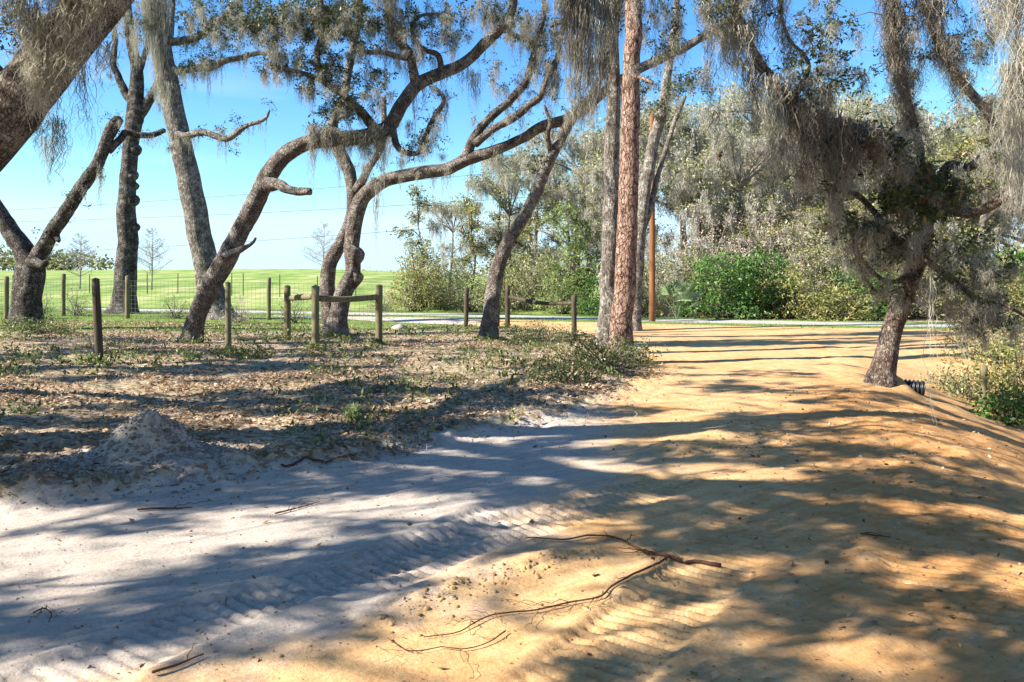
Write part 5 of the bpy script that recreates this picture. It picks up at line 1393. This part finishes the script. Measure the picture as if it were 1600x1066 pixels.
# distant oaks over the field edge and bare trees in the field
for (px, d, H, lab) in [(125, 66, 4.6, 'bare young tree in the green field at far left'), (237, 62, 4.9, 'bare pointed young tree in the field right of the knobbly oak'), (505, 70, 5.2, 'faint bare tree on the field crest behind the double trunked oak')]:
    b = at(px, d); r = thing('bare_tree', lab, 'tree', b, 'bare young trees in the field'); b = np.array(b)
    mb = MB(); z = np.linspace(0, 1, 8)[:, None]; tube(mb, b + z * [0.1, 0, H], np.linspace(.07, .015, 8), 7); mb.build('trunk', M['twig_pale'], r)
    mb = MB()
    for k in range(70):
        f = rng.uniform(.22, .98); a = rng.uniform(0, 6.28); L = (1.0 - f) * H * .45 + .25; s = b + [0, 0, f * H]
        e = s + np.array([math.cos(a) * L, math.sin(a) * L, L * .55]); m = (s + e) / 2 - [0, 0, .06]
        tube(mb, [s, m, e], [.015, .011, .006], 4, 0, 1, rng.uniform(.4, 1), 0, False)
        for j in range(5):
            u = rng.uniform(.3, 1); q = s + (e - s) * u; tube(mb, [q, q + unit(1, .5)[0] * L * .3], [.012, .006], 3, 0, 1, rng.uniform(.4, 1), 0, False)
    mb.build('branches', M['twig_pale'], r)
mb = MB()
for (x0, x1, d, z0, H) in [(-330, 130, 190, 0, 6.0), (560, 760, 300, 0, 3.0), (760, 1250, 180, 0, 7), (1250, 2100, 110, 0, 8)]:
    n = int((x1 - x0) * .35)
    for k in range(n):
        x = (rng.uniform(x0, x1) - CX) / F * d; y = d + rng.uniform(0, 14); h = H * rng.uniform(.4, 1.1) * (.6 + .8 * vn(x * .08, 0, 3)); zb = zs(x, y)
        leaves(mb, np.array([x, y, zb + h * .5]) + rng.normal(size=(46, 3)) * [1.6, 1.6, h * .27], .9, .6, 0, rng.uniform(.2, .7), .2)
tag(mb.build('distant_woods', M['leaf_olive']), 'far off line of woods along the horizon beyond the field', 'woods', kind='stuff')

# shrubs by the wire fence and around the lot
GL = 'small shrubs along the wire fence'
for (px, d, R, H, mat, lab) in [(120, 28.9, .55, .95, 'leaf_olive', 'feathery young shrub at the wire fence left of the knobbly oak'), (275, 28.4, .6, .75, 'leaf_olive', 'young feathery shrub between the knobbly oak and the tall oak'), (462, 26.5, .6, 1.0, 'leaf_olive', 'bushy young cedar behind the left post of the H brace'),
                            (62, 26.8, .5, .8, 'leaf_olive', 'dim shrub touching the forked oak trunk'), (372, 26, .45, .8, 'leaf_dry', 'dry shrub behind the greenish lone post')]:
    bush('young_shrub', lab, at(px, d), R, H, 46, 22, .07, .14, mat, asp=.2, group=GL)
bush('low_shrub', 'dark leafy low shrub spreading before the pine foot', at(945, 13.6), .85, .55, 90, 22, .05, .13, 'leaf_oak', group='low shrubs beside the pine', tmean=.55)
bush('low_shrub', 'shaggy low shrub left of the pine shrub in the shade', at(885, 11.8), .55, .36, 60, 20, .045, .12, 'leaf_oak', group='low shrubs beside the pine', tmean=.5)
bush('low_shrub', 'small grey green shrub right against the pine trunk', at(990, 14.8), .5, .5, 50, 20, .05, .12, 'leaf_olive', group='low shrubs beside the pine')
bush('low_shrub', 'scrubby green growth at the foot of the greenish lone post', at(385, 15.6), .5, .28, 40, 18, .05, .12, 'weed', group='low weedy clumps in the lot')
bush('low_shrub', 'bright green weed clump alone on the shaded litter', at(548, 8.7), .10, .14, 10, 9, .05, .05, 'leaf_bright', group='low weedy clumps in the lot')
bush('low_shrub', 'dark weedy clump at the thin leaning trunk foot', at(815, 18.5), .6, .4, 46, 18, .055, .13, 'leaf_oak', group='low weedy clumps in the lot')
bush('low_shrub', 'weedy growth around the forked oak foot', at(60, 20.5), .8, .4, 60, 18, .06, .14, 'weed', group='low weedy clumps in the lot')
bush('low_shrub', 'scraggly growth right of the thin leaning trunk near the rail', at(860, 19.5), .9, .4, 60, 18, .055, .14, 'leaf_olive', group='low weedy clumps in the lot')
# right hand bank
GR = 'shrubs on the right below the sand bank'
bush('yellow_shrub', 'large sunlit yellow green shrub at the right edge behind the tan post', at(1615, 14.2), 1.25, 1.5, 190, 22, .075, .2, 'leaf_yellow', group=GR)
bush('green_shrub', 'low green weeds left of the tan post', at(1500, 15.2), .8, .42, 80, 18, .06, .16, 'leaf_olive', group=GR)
bush('green_shrub', 'dark leafy shrub right in front of the tan post', at(1575, 13.0), .55, .6, 70, 20, .065, .15, 'leaf_dark', group=GR)
bush('olive_shrub', 'olive shrub behind the tan post in the shade', at(1545, 17.5), 1.0, 1.2, 110, 20, .07, .2, 'leaf_olive', group=GR)
bush('olive_shrub', 'big olive shrub beyond the right edge of the sand bank', at(1720, 15), 1.4, 1.7, 130, 20, .08, .22, 'leaf_olive', group=GR)

# ================================================================== CAMERA, LIGHT, SKY
sc = bpy.context.scene
cam = bpy.data.cameras.new('camera'); co = bpy.data.objects.new('camera', cam); C.objects.link(co)
co.location = (0, 0, EYE); co.rotation_euler = (math.radians(90), 0, 0)
cam.sensor_width = 36; cam.lens = F / 1600 * 36; cam.shift_y = -(533 - HZ) / 1600
cam.clip_start = .05; cam.clip_end = 2000
sc.camera = co

sun = bpy.data.lights.new('sun', 'SUN'); so = bpy.data.objects.new('sun', sun); C.objects.link(so)
sun.energy = 5.0; sun.angle = math.radians(.53); sun.color = (1.0, .93, .82)
from mathutils import Vector
so.rotation_euler = Vector((SH[0] * math.cos(SUN_EL), SH[1] * math.cos(SUN_EL), -math.sin(SUN_EL))).to_track_quat('-Z', 'Y').to_euler()
w = bpy.data.worlds.new('World'); sc.world = w; w.use_nodes = True
nt = w.node_tree; nt.nodes.clear()
out = nt.nodes.new('ShaderNodeOutputWorld'); bg = nt.nodes.new('ShaderNodeBackground')
sky = nt.nodes.new('ShaderNodeTexSky'); sky.sky_type = 'NISHITA'; sky.sun_disc = False
sky.sun_elevation = SUN_EL; sky.sun_rotation = math.radians(90) - (SUN_AZ + math.pi) + 2 * math.pi
sky.altitude = 0; sky.air_density = 1.0; sky.dust_density = 0.0; sky.ozone_density = 3.0
hs = nt.nodes.new('ShaderNodeHueSaturation'); hs.inputs['Saturation'].default_value = 1.25
nt.links.new(sky.outputs[0], hs.inputs['Color'])
tn = nt.nodes.new('ShaderNodeMix'); tn.data_type = 'RGBA'; tn.blend_type = 'MULTIPLY'; tn.inputs[0].default_value = 1; tn.inputs[7].default_value = (.86, .97, 1.06, 1)
cap = nt.nodes.new('ShaderNodeVectorMath'); cap.operation = 'MINIMUM'; cap.inputs[1].default_value = (3.1, 4.4, 5.3)
nt.links.new(hs.outputs[0], tn.inputs[6]); nt.links.new(tn.outputs[2], cap.inputs[0]); tcw = nt.nodes.new('ShaderNodeTexCoord'); mpw = nt.nodes.new('ShaderNodeMapping'); mpw.inputs['Scale'].default_value = (1.3, 1.3, 11)
nzw = nt.nodes.new('ShaderNodeTexNoise'); nzw.inputs['Scale'].default_value = 1.7; nzw.inputs['Detail'].default_value = 6; nzw.inputs['Roughness'].default_value = .62
rpw = nt.nodes.new('ShaderNodeMapRange'); rpw.inputs[1].default_value = .50; rpw.inputs[2].default_value = .78; rpw.inputs[3].default_value = 0; rpw.inputs[4].default_value = .26
mxw = nt.nodes.new('ShaderNodeMix'); mxw.data_type = 'RGBA'; mxw.inputs[7].default_value = (4.1, 4.7, 5.2, 1)
nt.links.new(tcw.outputs['Generated'], mpw.inputs[0]); nt.links.new(mpw.outputs[0], nzw.inputs[0]); nt.links.new(nzw.outputs[0], rpw.inputs[0]); nt.links.new(rpw.outputs[0], mxw.inputs[0])
nt.links.new(cap.outputs[0], mxw.inputs[6]); nt.links.new(mxw.outputs[2], bg.inputs[0]); bg.inputs[1].default_value = .09
nt.links.new(bg.outputs[0], out.inputs[0])
sc.view_settings.view_transform = 'Standard'; sc.view_settings.look = 'None'
sc.view_settings.exposure = 1.55; sc.view_settings.gamma = 1
cy = sc.cycles
cy.max_bounces = 5; cy.diffuse_bounces = 3; cy.glossy_bounces = 2; cy.transmission_bounces = 3; cy.transparent_max_bounces = 4
cy.use_denoising = True; cy.denoiser = 'OPENIMAGEDENOISE'; cy.denoising_input_passes = 'RGB_ALBEDO_NORMAL'; cy.denoising_prefilter = 'NONE'; cy.use_adaptive_sampling = False
